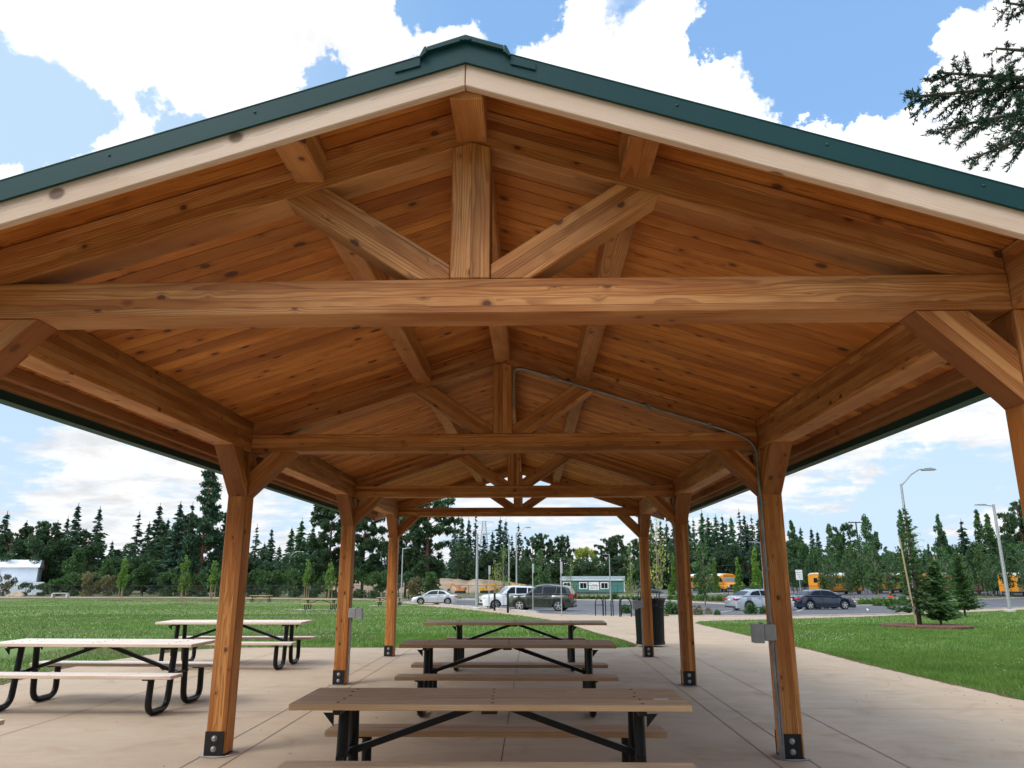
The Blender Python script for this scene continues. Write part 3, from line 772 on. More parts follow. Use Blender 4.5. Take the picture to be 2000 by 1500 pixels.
# ------------------------------------------------------------------ picnic tables
def make_table(label, mw, L=2.56, LB=2.50, wheel=False, detail=True):
    t = empty('picnic_table', (0, 0, 0), 0, label, 'picnic table', 'picnic tables with black steel frames')
    # top: five planks
    n = 5; wd = .140; gap = .006; tot = n * wd + (n - 1) * gap
    mb = MB()
    for k in range(n):
        y = -tot / 2 + k * (wd + gap); mb.box(-L / 2, L / 2, y, y + wd, .722, .76)
    mb.build('tabletop', W[mw], t, bevel=.004)
    if detail:
        rr = random.Random(3); bme = None
        for x in (-.97, 0, .97):
            for k in range(n):
                y = -tot / 2 + k * (wd + gap) + wd / 2
                if bme is None:
                    o = MB().lathe([(.011, 0), (.008, .003)], 8).build('bolt_head', M['plate_black'], t); bme = o.data
                else: o = link(bpy.data.objects.new('bolt_head', bme), t)
                o.location = (x + rr.uniform(-.02, .02), y + rr.uniform(-.02, .02), .76)
    for s in (-1, 1):
        mb = MB()
        for k in range(2):
            y = s * .59 + (k - 1) * .146 + (.0 if s > 0 else 0) + .003
            mb.box(-LB / 2, LB / 2, y, y + .140, .412, .45)
        mb.build('bench_seat', W[mw], t, bevel=.004)
    fx = .97
    for e in (-1, 1):
        for s in (-1, 1):
            x = e * fx
            pts = fillet([(x, s * .14, .70), (x, s * .20, .037), (x, s * .64, .037), (x, s * .62, .395)], .14, 6)
            mb = MB().tube(pts, .037, 12); mb.build('leg', M['black_metal'], t, smooth=True)
        mb = MB()
        x = e * fx
        mb.bar((x, -.36, .708), (x, .36, .708), .05, .026); mb.box(x - .025, x + .025, -.22, .22, .395, .425)
        for s in (-1, 1):
            mb.box(x - .05, x + .05, s * .60 - .13, s * .60 + .13, .398, .411)
            mb.prism([(x - .0 + e * .03, .70), (x + e * .10, .70), (x + e * .03, .62)], XZ, s * .3 - .004, s * .3 + .004)
        mb.build('cross_member', M['black_metal'], t)
        mb = MB().bar((e * .07, 0, .705), (e * (fx - .02), 0, .41), .042, .042)
        mb.build('diagonal_brace', M['black_metal'], t)
    mb = MB().box(-.05, .05, -.34, .34, .700, .721); mb.build('centre_cleat', M['black_metal'], t)
    return t
ti = make_table('weathered brown picnic table nearest the camera under the shelter', 'table')
ti.location = (0, 5.46, 0)
def tcopy(src, x, y, rz, label):
    o = copy_tree(src); o.location = (x, y, G(x, y)); o.rotation_euler = (0, 0, rz); o['label'] = label; return o
tcopy(ti, -.02, 9.63, 0, 'weathered brown picnic table second in line under the middle of the shelter')
tl = make_table('picnic table with the longest top, farthest back under the shelter', 'table', L=3.14, LB=2.52)
tl.location = (-.03, 13.75, 0)
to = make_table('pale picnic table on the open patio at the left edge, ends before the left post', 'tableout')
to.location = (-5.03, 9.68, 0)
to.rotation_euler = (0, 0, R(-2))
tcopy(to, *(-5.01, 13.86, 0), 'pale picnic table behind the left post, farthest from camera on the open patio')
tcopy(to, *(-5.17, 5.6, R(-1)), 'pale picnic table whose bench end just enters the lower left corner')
dk2 = make_table('dark picnic table on the lawn left of the third left post, nearest lawn table', 'tabledark' if 'tabledark' in W else 'table', detail=False)
dk2.location = (-15.28, 57, G(-15.28, 57)); dk2.rotation_euler = (0, 0, R(-4))
tcopy(dk2, -31.0, 89, R(5), 'dark picnic table far across the lawn beside the left post')
tcopy(dk2, -13.5, 75, R(-3), 'dark picnic table on the lawn partly behind the farthest left post')
for (x, y) in ((-15.28, 57), (-31, 89), (-13.5, 75)):
    sheet('table_pad', [(x - 1.9, y - 1.3), (x + 1.9, y - 1.3), (x + 1.9, y + 1.3), (x - 1.9, y + 1.3)], .0, M['kerb'])

o = MB().box(-.05, .05, -.014, .014, 0, .003).build('paper_scrap', M['paint_white'], None, loc=(1.12, 5.33, .7605), rot=(0, 0, .12))
tag(o, 'small white scrap of paper on the right end of the nearest table', 'litter')
# ------------------------------------------------------------------ litter bin, bike hoops, bollards
def litter_bin(x, y):
    t = empty('litter_bin', (x, y, G(x, y)), 0, 'black slatted steel litter bin with flared rim and domed lid behind the far right post', 'litter bin')
    mb = MB()
    for k in range(30):
        a = 2 * PI * k / 30; c_, s_ = math.cos(a), math.sin(a)
        pts = [(.31 * c_, .31 * s_, .06), (.325 * c_, .325 * s_, .8), (.335 * c_, .335 * s_, .92), (.37 * c_, .37 * s_, 1.02), (.40 * c_, .40 * s_, 1.06)]
        for i in range(4): mb.bar(pts[i], pts[i + 1], .042, .008, up=(c_, s_, 0))
    mb.lathe([(.33, .05), (.33, .11), (.30, .11), (.30, .05)], 24); mb.lathe([(.345, .84), (.345, .88), (.31, .88), (.31, .84)], 24)
    mb.build('slats', M['black_metal'], t)
    MB().lathe([(.02, .05), (.27, .05), (.285, .90), (.24, .92), (.23, .9)], 20).build('liner', M['trim_black'], t, smooth=True)
    mb = MB().lathe([(.36, 1.17), (.35, 1.185), (.24, 1.235), (.1, 1.26), (.01, 1.265), (.009, 1.25), (.3, 1.175)], 24)
    mb.build('lid', M['black_metal'], t, smooth=True)
    mb = MB()
    for k in range(4):
        a = PI / 4 + PI / 2 * k; mb.tube([(.30 * math.cos(a), .30 * math.sin(a), .9), (.30 * math.cos(a), .30 * math.sin(a), 1.19)], .009, 6)
    mb.build('lid_support', M['black_metal'], t)
litter_bin(2.96, 18.05)
hoops = [(3.9, 42.6, 0.75), (4.15, 42.2, 1.27), (4.5, 41.6, 1.3), (4.83, 40.6, 1.35), (5.06, 40.4, 0.05)]
ords = ['leftmost', 'second from left', 'middle', 'fourth from left', 'rightmost']
base = None
for k, (x, y, a) in enumerate(hoops):
    lab = 'black steel bike hoop by the parking lot, %s of five' % ords[k]
    if base is None:
        t = empty('bike_hoop', (0, 0, 0), 0, lab, 'bike rack', 'bike hoops beside the parking lot')
        pts = [(-.3, 0, 0), (-.3, 0, .62)] + [(-.3 * math.cos(PI * j / 10), 0, .62 + .3 * math.sin(PI * j / 10)) for j in range(1, 10)] + [(.3, 0, .62), (.3, 0, 0)]
        MB().tube(pts, .028, 8).build('hoop', M['black_metal'], t, smooth=True)
        MB().tube([(-.3, 0, .55), (.3, 0, .55)], .02, 8).build('crossbar', M['black_metal'], t)
        base = t; o = t
    else:
        o = copy_tree(base); o['label'] = lab
    o.location = (x, y, G(x, y)); o.rotation_euler = (0, 0, a)
for x, y, lab in ((-2.35, 54.2, 'thin black bollard in front of the white car'), (-1.24, 48.2, 'thin black bollard in front of the dark green car bonnet')):
    mb = MB().lathe([(.07, 0), (.07, 1.13), (.06, 1.17), (.02, 1.19)], 12)
    o = mb.build('bollard', M['black_metal'], None, loc=(x, y, G(x, y)), smooth=True)
    tag(o, lab, 'bollard', 'bollards at the kerb')

# ------------------------------------------------------------------ street lamps, poles, signs
def lamp(x, y, h, arm, ang, label, r=.1, style='led', m='galv', tilt=0):
    t = empty('street_lamp', (x, y, G(x, y)), ang, label, 'street lamp')
    MB().tube([(0, 0, .02), (0, 0, h)], [r, r * .6], 10).build('pole', M[m], t, smooth=True)
    MB().lathe([(r * 2.6, 0), (r * 2.6, .12), (r * 2.0, .16)], 14).build('base', M['kerb'], t)
    if style == 'led':
        MB().tube([(0, 0, h - .12), (arm * .5, 0, h - .04)], .035, 8).build('arm', M[m], t)
        MB().prism([(arm * .45, h - .07), (arm, h - .05), (arm, h), (arm * .5, h + .02), (arm * .45, h)], XZ, -.16, .16).build('lamp_head', M[m], t, bevel=.015)
    else:
        MB().tube([(0, 0, h - .1), (arm * .35, 0, h + .55), (arm * .62, 0, h + .85), (arm, 0, h + .9)], [.05, .045, .04, .035], 8).build('arm', M[m], t, smooth=True)
        MB().prism([(arm * .72, h + .78), (arm * 1.14, h + .8), (arm * 1.14, h + .86), (arm * .95, h + .95), (arm * .72, h + .9)], XZ, -.17, .17).build('lamp_head', M[m], t, bevel=.02)
    return t
for L in [(-14.18, 85.5, 5.95, 0.93, 0, 'slim grey lamp post beside the farthest left post, flat head to the right', 0.09, 'led'), (-3.94, 58.9, 5.61, 0.98, 0, 'thick grey lamp post left of the white car with its flat head to the right', 0.13, 'led'), (-2.25, 84.0, 6.85, 0.63, 3.14, 'pale pole lamp behind the white car, arm pointing left', 0.11, 'cobra'), (-1.39, 82.0, 7.05, 1.39, 0, 'pale pole lamp behind the dark green car, arm pointing right', 0.11, 'cobra'), (10.38, 101.0, 5.82, 0.86, 3.14, 'slim lamp post in front of the teal portable office', 0.09, 'led'), (19.85, 66.0, 5.41, 1.01, 3.14, 'lamp post rising behind the silver car beside the near right shelter post', 0.12, 'led'), (22.21, 45.2, 7.42, 1.86, 0, 'tallest pale street lamp with long curved arm behind the small fir', 0.11, 'cobra'), (31.2, 51.5, 6.9, 1.19, 3.14, 'thick grey lamp post at the right edge with flat head pointing left', 0.13, 'led'), (-47.3, 150.0, 7.37, 1.77, 0, 'far street lamp before the trees, left one between the left posts', 0.15, 'cobra'), (-43.0, 150.0, 6.58, 1.17, 0, 'far street lamp before the trees, right one between the left posts', 0.15, 'cobra')]: lamp(*L)
def sign_post(x, y, h, sw, sh, ang, label, back='sign_back', face='paint_white', marks=0):
    t = empty('sign_post', (x, y, G(x, y)), ang, label, 'sign')
    MB().box(-.03, .03, -.02, .02, 0, h).build('pole', M['galv'], t)
    b = MB().box(-sw / 2, sw / 2, -.032, -.022, h - sh, h).build('sign_panel', M[face], t, bevel=.003)
    if marks:
        mb = MB()
        for k in range(marks):
            w_ = sw * (.35, .28, .12)[k % 3]; z = h - sh * (.25 + .22 * k); mb.box(-w_, w_, -.036, -.0325, z - .035, z)
        mb.build('lettering', M['trim_black'], b)
    return t
for s_ in [(-2.81, 55.4, 3.07, 0.3, 0.6, 1.15, 'edge-on small sign on a grey post just left of the black bollards'), (0.31, 50.5, 3.03, 0.3, 0.6, 1.2, 'edge-on small sign on a grey post in front of the dark green car bonnet'), (1.83, 41.8, 2.81, 0.3, 0.62, 1.15, 'edge-on small sign on a grey post in front of the dark green car rear wheel'), (23.5, 68.0, 3.13, 0.6, 0.85, 0.1, 'white rectangular road sign on a post behind the navy car', 'sign_back', 'paint_white', 3)]: sign_post(*s_)

# fire hydrant
x, y = 40.0, 87.5
t = empty('fire_hydrant', (x, y, G(x, y)), 0, 'red fire hydrant beyond the road at the end of the hedge', 'hydrant')
MB().lathe([(.2, 0), (.2, .06), (.13, .07), (.13, .62), (.17, .64), (.17, .7), (.14, .74), (.12, .86), (.05, .95), (.04, 1.02), (.01, 1.03)], 14).build('barrel', M['hydrant'], t, smooth=True)
MB().lathe([(.06, -.26), (.06, .26)], 10, (0, 0, .5), 'x').lathe([(.08, -.3), (.08, -.25)], 10, (0, 0, .5), 'x').lathe([(.08, .25), (.08, .3)], 10, (0, 0, .5), 'x').build('hose_outlet', M['hydrant'], t)
MB().lathe([(.09, -.24), (.09, 0)], 10, (0, 0, .42), 'y').build('front_outlet', M['hydrant'], t)

# utility pole and wires
x, y = (63.41, 150.0)
t = empty('utility_pole', (x, y, G(x, y)), R(4), 'dark wooden utility pole with crossarm above the trees right of the shelter', 'utility pole')
hgt = 12.84
MB().tube([(0, 0, 0), (0, 0, hgt)], [.2, .13], 8).build('pole', M['pole_wood'], t)
MB().box(-1.5, 1.5, -.08, .08, hgt - .25, hgt - .05).build('crossarm', M['pole_wood'], t)
mb = MB()
for k in (-1.3, -.7, .7, 1.3): mb.lathe([(.05, 0), (.07, .1), (.03, .2)], 8, (k, 0, hgt - .05))
mb.build('insulators', M['box_grey'], t)
def wire(p, q, sag, label, r=.02):
    pts = []
    for k in range(13):
        u = k / 12; a = Vector(p).lerp(Vector(q), u); a.z -= sag * 4 * u * (1 - u); pts.append(a)
    o = MB().tube(pts, r, 4).build('overhead_wire', M['fence_dark']); tag(o, label, 'wire', 'overhead wires across the tree line')
for w_ in [((-3.65, 150.0, 4.46), (52.02, 150.0, 7.49), 1.2, 'upper overhead wire crossing in front of the fir row', 0.035), ((-3.65, 150.0, 3.68), (51.95, 150.0, 6.71), 1.2, 'overhead wire just below the upper one in front of the fir row', 0.03), ((-3.39, 140.0, 3.27), (48.28, 140.0, 4.02), 1.0, 'lowest overhead wire in front of the fir row', 0.03), ((-51.24, 160.0, 6.18), (-9.78, 160.0, 5.29), 1.2, 'overhead wire in front of the big dark trees left of centre', 0.03)]: wire(*w_)

# lattice pylons
def pylon(x, y, h, wb, label, arms=True):
    t = empty('lattice_pylon', (x, y, G(x, y)), R(12), label, 'pylon', 'power line pylons')
    mb = MB(); lev = [0, .14, .27, .38, .48, .57, .65, .72, .79, .86, .93, 1.0]
    wf = lambda u: wb / 2 * (1 - u) ** 1.15 + .55
    cs4 = ((-1, -1), (1, -1), (1, 1), (-1, 1)); r = .055
    for i in range(len(lev) - 1):
        a, b = lev[i], lev[i + 1]; wa, wb_ = wf(a), wf(b)
        for k in range(4):
            c0 = cs4[k]; c1 = cs4[(k + 1) % 4]
            p0 = (c0[0] * wa, c0[1] * wa, a * h); p1 = (c1[0] * wa, c1[1] * wa, a * h); q0 = (c0[0] * wb_, c0[1] * wb_, b * h); q1 = (c1[0] * wb_, c1[1] * wb_, b * h)
            mb.bar(p0, q0, .13, .13); mb.bar(p0, q1, r, r); mb.bar(p1, q0, r, r); mb.bar(q0, q1, r, r)
    mb.build('lattice', M['steel_pylon'], t)
    if arms:
        for u, aw in ((.72, 4.2), (.86, 5.0), (1.0, 3.6)):
            mb = MB()
            for s in (-1, 1):
                mb.bar((0, 0, u * h), (s * aw, 0, u * h - .2), .1, .1); mb.bar((0, 0, u * h - 1.3), (s * aw, 0, u * h - .2), .07, .07); mb.bar((s * aw, 0, u * h - .2), (s * aw, 0, u * h - 1.5), .07, .07)
            mb.build('crossarm', M['steel_pylon'], t)
for p_ in [(-17.93, 290.0, 24.14, 5.6, 'tall lattice power pylon above the dirt bank'), (-33.76, 300.0, 9.5, 6.5, 'low lattice tower base beside the big dark tree above the silver car', False), (162.6, 330.0, 20.15, 5.5, 'distant lattice pylon behind the small fir tip')]: pylon(*p_)

# ------------------------------------------------------------------ cars
def loft(sections, name, m, parent, smooth=True, ang=35):
    n = len(sections[0]); mb = MB(); V = [p for s_ in sections for p in s_]; F = []
    for i in range(len(sections) - 1):
        for k in range(n - 1): F.append((i * n + k, i * n + k + 1, (i + 1) * n + k + 1, (i + 1) * n + k))
    F.append(tuple(range(n))); F.append(tuple(range((len(sections) - 1) * n, len(sections) * n))[::-1])
    mb.add(V, F); return mb.build(name, m, parent, smooth=smooth, ang=ang)
def car(x, y, ang, paint, kind, label, rail=False):
    """x forward. kind: sedan or suv"""
    t = empty('parked_car', (x, y, G(x, y) - .01), ang, label, 'car', 'cars in the parking lot')
    if kind == 'sedan':
        Lh, wb, hw, clr, H = 2.38, 1.38, .90, .19, 1.46
        deck = [(-2.38, .62), (-2.34, .90), (-2.1, .99), (-1.55, 1.01), (-1.0, 1.0), (0, .97), (.75, .95), (1.1, .93), (1.7, .84), (2.15, .74), (2.34, .62), (2.38, .50)]
        roof = [(-1.78, 1.0), (-1.15, 1.36), (-.75, 1.435), (-.2, 1.46), (.3, 1.42), (.62, 1.32), (1.28, .93)]
        wins = [[(-1.28, 1.05), (-.96, 1.30), (-.42, 1.385), (-.38, 1.03)], [(-.32, 1.03), (-.34, 1.385), (.28, 1.35), (.55, 1.25), (.88, 1.0)]]
        wr, tw = .33, .21
    else:
        Lh, wb, hw, clr, H = 2.34, 1.37, .94, .26, 1.74
        deck = [(-2.34, .66), (-2.34, 1.05), (-2.2, 1.14), (-1.5, 1.15), (-.8, 1.14), (0, 1.13), (.7, 1.13), (.95, 1.13), (1.5, 1.11), (2.05, 1.06), (2.27, .97), (2.34, .66)]
        roof = [(-2.28, 1.12), (-1.98, 1.62), (-1.7, 1.70), (-.6, 1.775), (-.05, 1.76), (.22, 1.71), (.92, 1.12)]
        wins = [[(-2.0, 1.2), (-1.82, 1.55), (-1.28, 1.60), (-1.22, 1.18)], [(-1.15, 1.18), (-1.2, 1.61), (-.32, 1.63), (-.28, 1.16)], [(-.2, 1.18), (-.24, 1.66), (.12, 1.63), (.58, 1.17)]]
        wr, tw = .375, .235
    # body with wheel arches cut by building the lower edge around them
    def low(xx):
        z = clr
        for c_ in (-wb, wb):
            d = abs(xx - c_)
            if d < wr + .07: z = max(z, .33 + math.sqrt((wr + .07) ** 2 - d * d))
        return z
    def interp(T, xx):
        for i in range(len(T) - 1):
            if T[i][0] <= xx <= T[i + 1][0]:
                u = (xx - T[i][0]) / max(1e-6, T[i + 1][0] - T[i][0]); return T[i][1] * (1 - u) + T[i + 1][1] * u
        return T[0][1] if xx < T[0][0] else T[-1][1]
    xs_ = sorted(set([-Lh + 2 * Lh * k / 60 for k in range(61)] + [p[0] for p in deck] + [s * wb + d for s in (-1, 1) for d in (-wr - .071, -wr - .065, wr + .065, wr + .071)]))
    secs = []
    for xx in xs_:
        zt = interp(deck, xx); zl = min(low(xx), zt - .06)
        e = max(0, (abs(xx) - Lh + .5) / .5); w = hw - .16 * e ** 2.2
        if abs(xx) > Lh - .02: w -= .05
        zb = clr + .04; zs = zl + (zt - zl) * .55
        half = [(0, zt + .02), (w * .6, zt + .012), (w * .88, zt - .03), (w * .965, zt - .11 if zt - .11 > zl else zl + .02), (w, max(zs, zl + .01)), (w * .985, zl)]
        full = [(xx, -a_, b_) for a_, b_ in half[::-1]] + [(xx, a_, b_) for a_, b_ in half[1:]]
        secs.append(full)
    body = loft(secs, 'body', M[paint], t)
    MB().box(-Lh + .25, Lh - .25, -hw + .18, hw - .18, clr, .55).build('underbody', M['trim_black'], t)
    # cabin
    n = len(roof); secs = []
    for (xx, zz_) in roof:
        zb = interp(deck, xx) - .01; k = (zz_ - zb) / (H - .95); wt = hw * .93 - .20 * min(1, k) ; wbm = hw * .93
        secs.append([(xx, -wbm, zb), (xx, -wt, max(zb, zz_ - .05)), (xx, -wt * .75, zz_), (xx, wt * .75, zz_), (xx, wt, max(zb, zz_ - .05)), (xx, wbm, zb)])
    cab = loft(secs, 'cabin', M[paint], t)
    bz = interp(deck, 0)
    def yside(zz_): 
        k = (zz_ - bz) / (H - .95); return hw * .93 - .20 * min(1, max(0, k)) 
    for s in (-1, 1):
        for wpts in wins:
            mb = MB(); V = [(px_, s * (yside(pz) + .006), pz) for px_, pz in wpts] + [(px_, s * (yside(pz) - .03), pz) for px_, pz in wpts]
            m_ = len(wpts); mb.add(V, [tuple(range(m_))] + [(i, (i + 1) % m_, m_ + (i + 1) % m_, m_ + i) for i in range(m_)]); mb.build('side_window', M['glass_dark'], t)
        mb = MB().box(roof[-1][0] - .42, roof[-1][0] - .22, s * (hw + .0), s * (hw + .17), bz + .02, bz + .15); mb.build('mirror', M[paint], t, bevel=.03, seg=2)
        for c_ in (-wb, wb):
            wh = empty('wheel', (0, 0, 0)); wh.parent = t; wh.location = (c_, s * (hw - tw / 2 - .01), wr)
            MB().lathe([(wr * .66, -tw / 2), (wr * .93, -tw / 2), (wr, -tw / 2 + .03), (wr, tw / 2 - .03), (wr * .93, tw / 2), (wr * .66, tw / 2)], 28, (0, 0, 0), 'y').build('tyre', M['rubber'], wh, smooth=True)
            mb = MB().lathe([(wr * .66, s * (tw / 2 - .015)), (wr * .66, s * (tw / 2 + .004)), (wr * .6, s * (tw / 2 + .004)), (wr * .6, s * (tw / 2 - .03))], 28, (0, 0, 0), 'y')
            for k in range(5):
                a = 2 * PI * k / 5 + .3; yv = s * (tw / 2 - .004)
                mb.bar((0, yv, 0), (wr * .62 * math.cos(a), yv, wr * .62 * math.sin(a)), .075, .022, up=(0, 1, 0))
            mb.lathe([(.06, s * (tw / 2 - .02)), (.05, s * (tw / 2 + .012))], 12, (0, 0, 0), 'y')
            mb.build('rim', M['rim'], wh)
        # lamps
        zl = interp(deck, Lh - .18) - .07
        mb = MB().prism([(Lh - .42, zl + .045), (Lh - .05, zl - .03), (Lh - .012, zl - .10), (Lh - .34, zl - .09)], XZ, s * (hw * .60), s * (hw - .075)); mb.build('headlight', M['lamp_clear'], t, bevel=.01)
        zr = interp(deck, -Lh + .15)
        if kind == 'sedan': mb = MB().prism([(-Lh - .012, zr - .08), (-Lh - .004, zr - .23), (-Lh + .30, zr - .17), (-Lh + .36, zr - .07)], XZ, s * (hw * .48), s * (hw - .045))
        else: mb = MB().prism([(-Lh - .012, zr + .05), (-Lh - .004, zr - .28), (-Lh + .18, zr - .24), (-Lh + .14, zr + .02)], XZ, s * (hw * .68), s * (hw - .035))
        mb.build('tail_light', M['lamp_red'], t, bevel=.01)
    # windscreens (raked panes lying on the cabin)
    def pane(p, q, nm, mm):
        (xa, za), (xb, zb) = p, q
        d = Vector((xb - xa, 0, zb - za)).normalized(); nn = Vector((d.z, 0, -d.x)); nn = nn if nn.z > 0 else -nn
        wa, wb2 = yside(za) * .93, yside(zb) * .86
        V = [Vector((xa, -wa, za)), Vector((xa, wa, za)), Vector((xb, wb2, zb)), Vector((xb, -wb2, zb))]
        V = [v + nn * .012 for v in V] + [v - nn * .02 for v in V]
        MB().add(V, [(0, 1, 2, 3), (0, 1, 5, 4), (1, 2, 6, 5), (2, 3, 7, 6), (3, 0, 4, 7)]).build(nm, M[mm], t)
    a, b = roof[-1], roof[-2]; pane((a[0] * .93 + b[0] * .07, a[1] * .93 + b[1] * .07), (a[0] * .07 + b[0] * .93, a[1] * .07 + b[1] * .93), 'windscreen', 'glass_sky')
    a, b = roof[0], roof[1]; pane((a[0] * .88 + b[0] * .12, a[1] * .88 + b[1] * .12), (a[0] * .1 + b[0] * .9, a[1] * .1 + b[1] * .9), 'rear_window', 'glass_dark')
    # bumpers, grille, plate, sill, door seams
    mb = MB().box(Lh - .10, Lh + .02, -hw * .72, hw * .72, clr + .02, clr + .20).box(-Lh - .02, -Lh + .1, -hw * .78, hw * .78, clr + .02, clr + .14)
    mb.build('bumper', M['trim_black'], t, bevel=.02)
    MB().box(Lh - .05, Lh + .012, -hw * .42, hw * .42, .56, .70).build('grille', M['trim_black'], t, bevel=.01)
    MB().box(-Lh - .022, -Lh, -.16, .16, .70, .82).build('number_plate', M['paint_white'], t)
    mb = MB()
    for s in (-1, 1):
        mb.box(-wb + wr + .08, wb - wr - .08, s * (hw - .03), s * (hw + .004), clr - .01, clr + .06)
        for xx in (-.35, .72): mb.box(xx, xx + .012, s * (hw - .02), s * (hw + .003), clr + .12, bz - .12)
        mb.box(-.6, -.42, s * (hw - .02), s * (hw + .02), bz - .15, bz - .12); mb.box(.42, .6, s * (hw - .02), s * (hw + .02), bz - .15, bz - .12)
    mb.build('sill_trim', M['trim_black'], t)
    if rail:
        mb = MB()
        for s in (-1, 1): mb.tube([(-1.6, s * .58, 1.74), (-1.4, s * .58, 1.79), (.05, s * .58, 1.80), (.2, s * .58, 1.74)], .02, 6)
        mb.build('roof_rail', M['trim_black'], t)
    return t
for c_ in [(-9.84, 80.5, 3.211, 'paint_silver', 'sedan', 'silver saloon car facing left beside the lawn, left of the tall lamp post'), (-1.5, 61.5, 3.421, 'paint_car_white', 'suv', 'white estate car facing left behind the black bollards, partly hidden by the dark green car'), (0.93, 54.6, 2.897, 'paint_olive', 'suv', 'dark green off-road car facing left, nearest car in the lot', True), (16.57, 56.5, 0.297, 'paint_silver_blue', 'sedan', 'silver saloon seen from behind beside the near right shelter post'), (22.19, 59.8, 0.157, 'paint_navy', 'sedan', 'dark navy saloon facing right just beyond the near right shelter post')]: car(*c_)

# ------------------------------------------------------------------ school buses
def text_mesh(body, size, m, parent, loc, rot, ext=.01, name='lettering'):
    cu = bpy.data.curves.new(name, 'FONT'); cu.body = body; cu.size = size; cu.extrude = ext; cu.align_x = 'CENTER'; cu.align_y = 'CENTER'
    tmp = bpy.data.objects.new('tmp', cu); COL.objects.link(tmp)
    dg = bpy.context.evaluated_depsgraph_get(); me = bpy.data.meshes.new_from_object(tmp.evaluated_get(dg))
    bpy.data.objects.remove(tmp); me.materials.clear(); me.materials.append(m)
    o = link(bpy.data.objects.new(name, me), parent); o.location = loc; o.rotation_euler = rot; return o
def bus():
    t = empty('school_bus', (0, 0, 0), 0, '', 'school bus', 'school buses parked in the yard')
    L0, L1 = -5.2, 3.5
    sec = [(-1.2, .62), (-1.22, 2.2), (-1.17, 2.75), (-.95, 2.98), (-.5, 3.08), (0, 3.1), (.5, 3.08), (.95, 2.98), (1.17, 2.75), (1.22, 2.2), (1.2, .62)]
    mb = MB().prism(sec, lambda p, x: (x, p[0], p[1]), L0, L1); mb.build('body', M['bus_yellow'], t, bevel=.03)
    sec2 = [(-1.185, 2.72), (-.965, 3.0), (-.5, 3.105), (0, 3.125), (.5, 3.105), (.965, 3.0), (1.185, 2.72), (1.16, 2.70), (.9, 2.9), (0, 3.0), (-.9, 2.9), (-1.16, 2.70)]
    MB().prism(sec2, lambda p, x: (x, p[0], p[1]), L0 - .03, L1 - 1.2).build('roof', M['bus_white'], t)
    # hood
    MB().prism([(3.5, .62), (5.15, .62), (5.2, 1.2), (5.0, 1.48), (3.5, 1.72)], XZ, -.98, .98).build('hood', M['bus_yellow'], t, bevel=.1, seg=3)
    MB().box(5.05, 5.22, -.5, .5, .75, 1.3).build('grille', M['trim_black'], t, bevel=.02)
    MB().box(5.15, 5.32, -1.15, 1.15, .48, .74).build('front_bumper', M['trim_black'], t, bevel=.03)
    for s in (-1, 1):
        MB().lathe([(.13, 0), (.12, .04)], 12, (5.17, s * .75, 1.02), 'x').build('headlight', M['lamp_clear'], t)
        MB().prism([(3.6, .55), (3.6, .9), (3.9, 1.12), (4.5, 1.12), (4.85, .9), (4.9, .55)], XZ, s * .9, s * 1.2).build('fender', M['bus_yellow'], t, bevel=.04)
        for k in range(9):
            x0 = -4.95 + k * .9; w_ = MB().box(x0, x0 + .78, s * 1.19, s * 1.232, 1.72, 2.42).build('window', M['glass_dark'], t)
            w_.data.transform(Matrix.Identity(4))
        mb = MB()
        for z in (.85, 1.25, 1.62): mb.box(L0 + .05, L1 - .1, s * 1.2, s * 1.236, z, z + .05)
        mb.build('side_stripes', M['trim_black'], t)
        for x0 in (-3.1, 4.25):
            wh = empty('wheel'); wh.parent = t; wh.location = (x0, s * 1.02, .48)
            MB().lathe([(.28, -.13), (.44, -.13), (.48, -.09), (.48, .09), (.44, .13), (.28, .13)], 22, (0, 0, 0), 'y').build('tyre', M['rubber'], wh, smooth=True)
            MB().lathe([(.28, s * .10), (.2, s * .05), (.1, s * .12), (.02, s * .13)], 18, (0, 0, 0), 'y').build('rim', M['rim'], wh)
        MB().tube([(3.4, s * 1.2, 2.2), (3.9, s * 1.45, 2.1), (3.9, s * 1.45, 1.7)], .02, 6).box(3.86, 3.94, s * 1.35, s * 1.55, 1.75, 2.15).build('mirror', M['trim_black'], t)
        MB().lathe([(.1, 0), (.09, .05)], 10, (3.5, s * .85, 2.74), 'x').build('warning_light', M['lamp_red'], t)
    MB().box(3.49, 3.53, -1.0, 1.0, 1.75, 2.48).build('windscreen', M['glass_sky'], t, bevel=.01)
    MB().box(-5.25, -5.19, -.4, .4, .75, 2.5).build('rear_door', M['bus_yellow'], t, bevel=.01)
    MB().box(-5.262, -5.252, -.3, .3, 1.75, 2.4).build('rear_window', M['glass_dark'], t)
    MB().box(L0 + .1, L1, -1.0, 1.0, .4, .62).build('chassis', M['trim_black'], t)
    sg = MB().box(3.49, 3.52, -.72, .72, 2.6, 2.84).build('name_board', M['bus_yellow'], t)
    text_mesh('SCHOOL BUS', .24, M['trim_black'], sg, (3.525, 0, 2.72), (PI / 2, 0, PI / 2))
    return t
proto = None
for (x, y, a, lab) in [(34.32, 140.0, -1.466, 'school bus facing the camera, right one of the pair left of the near right post'), (32.44, 146.0, -1.466, 'leftmost school bus, half hidden behind the dense street tree'), (45.21, 116.0, 0.663, 'school bus with white roof right behind the navy car'), (58.29, 126.0, 0.698, 'school bus mostly hidden by the trees above the fire hydrant'), (64.06, 122.0, 0.698, 'school bus glimpsed between the two small firs'), (66.21, 118.0, 0.663, 'school bus with white roof just left of the right edge lamp post'), (69.07, 110.0, 0.611, 'school bus cut by the right edge of the picture')]:
    if proto is None: proto = bus(); o = proto
    else: o = copy_tree(proto)
    o.location = (x, y, G(x, y)); o.rotation_euler = (0, 0, a); o['label'] = lab

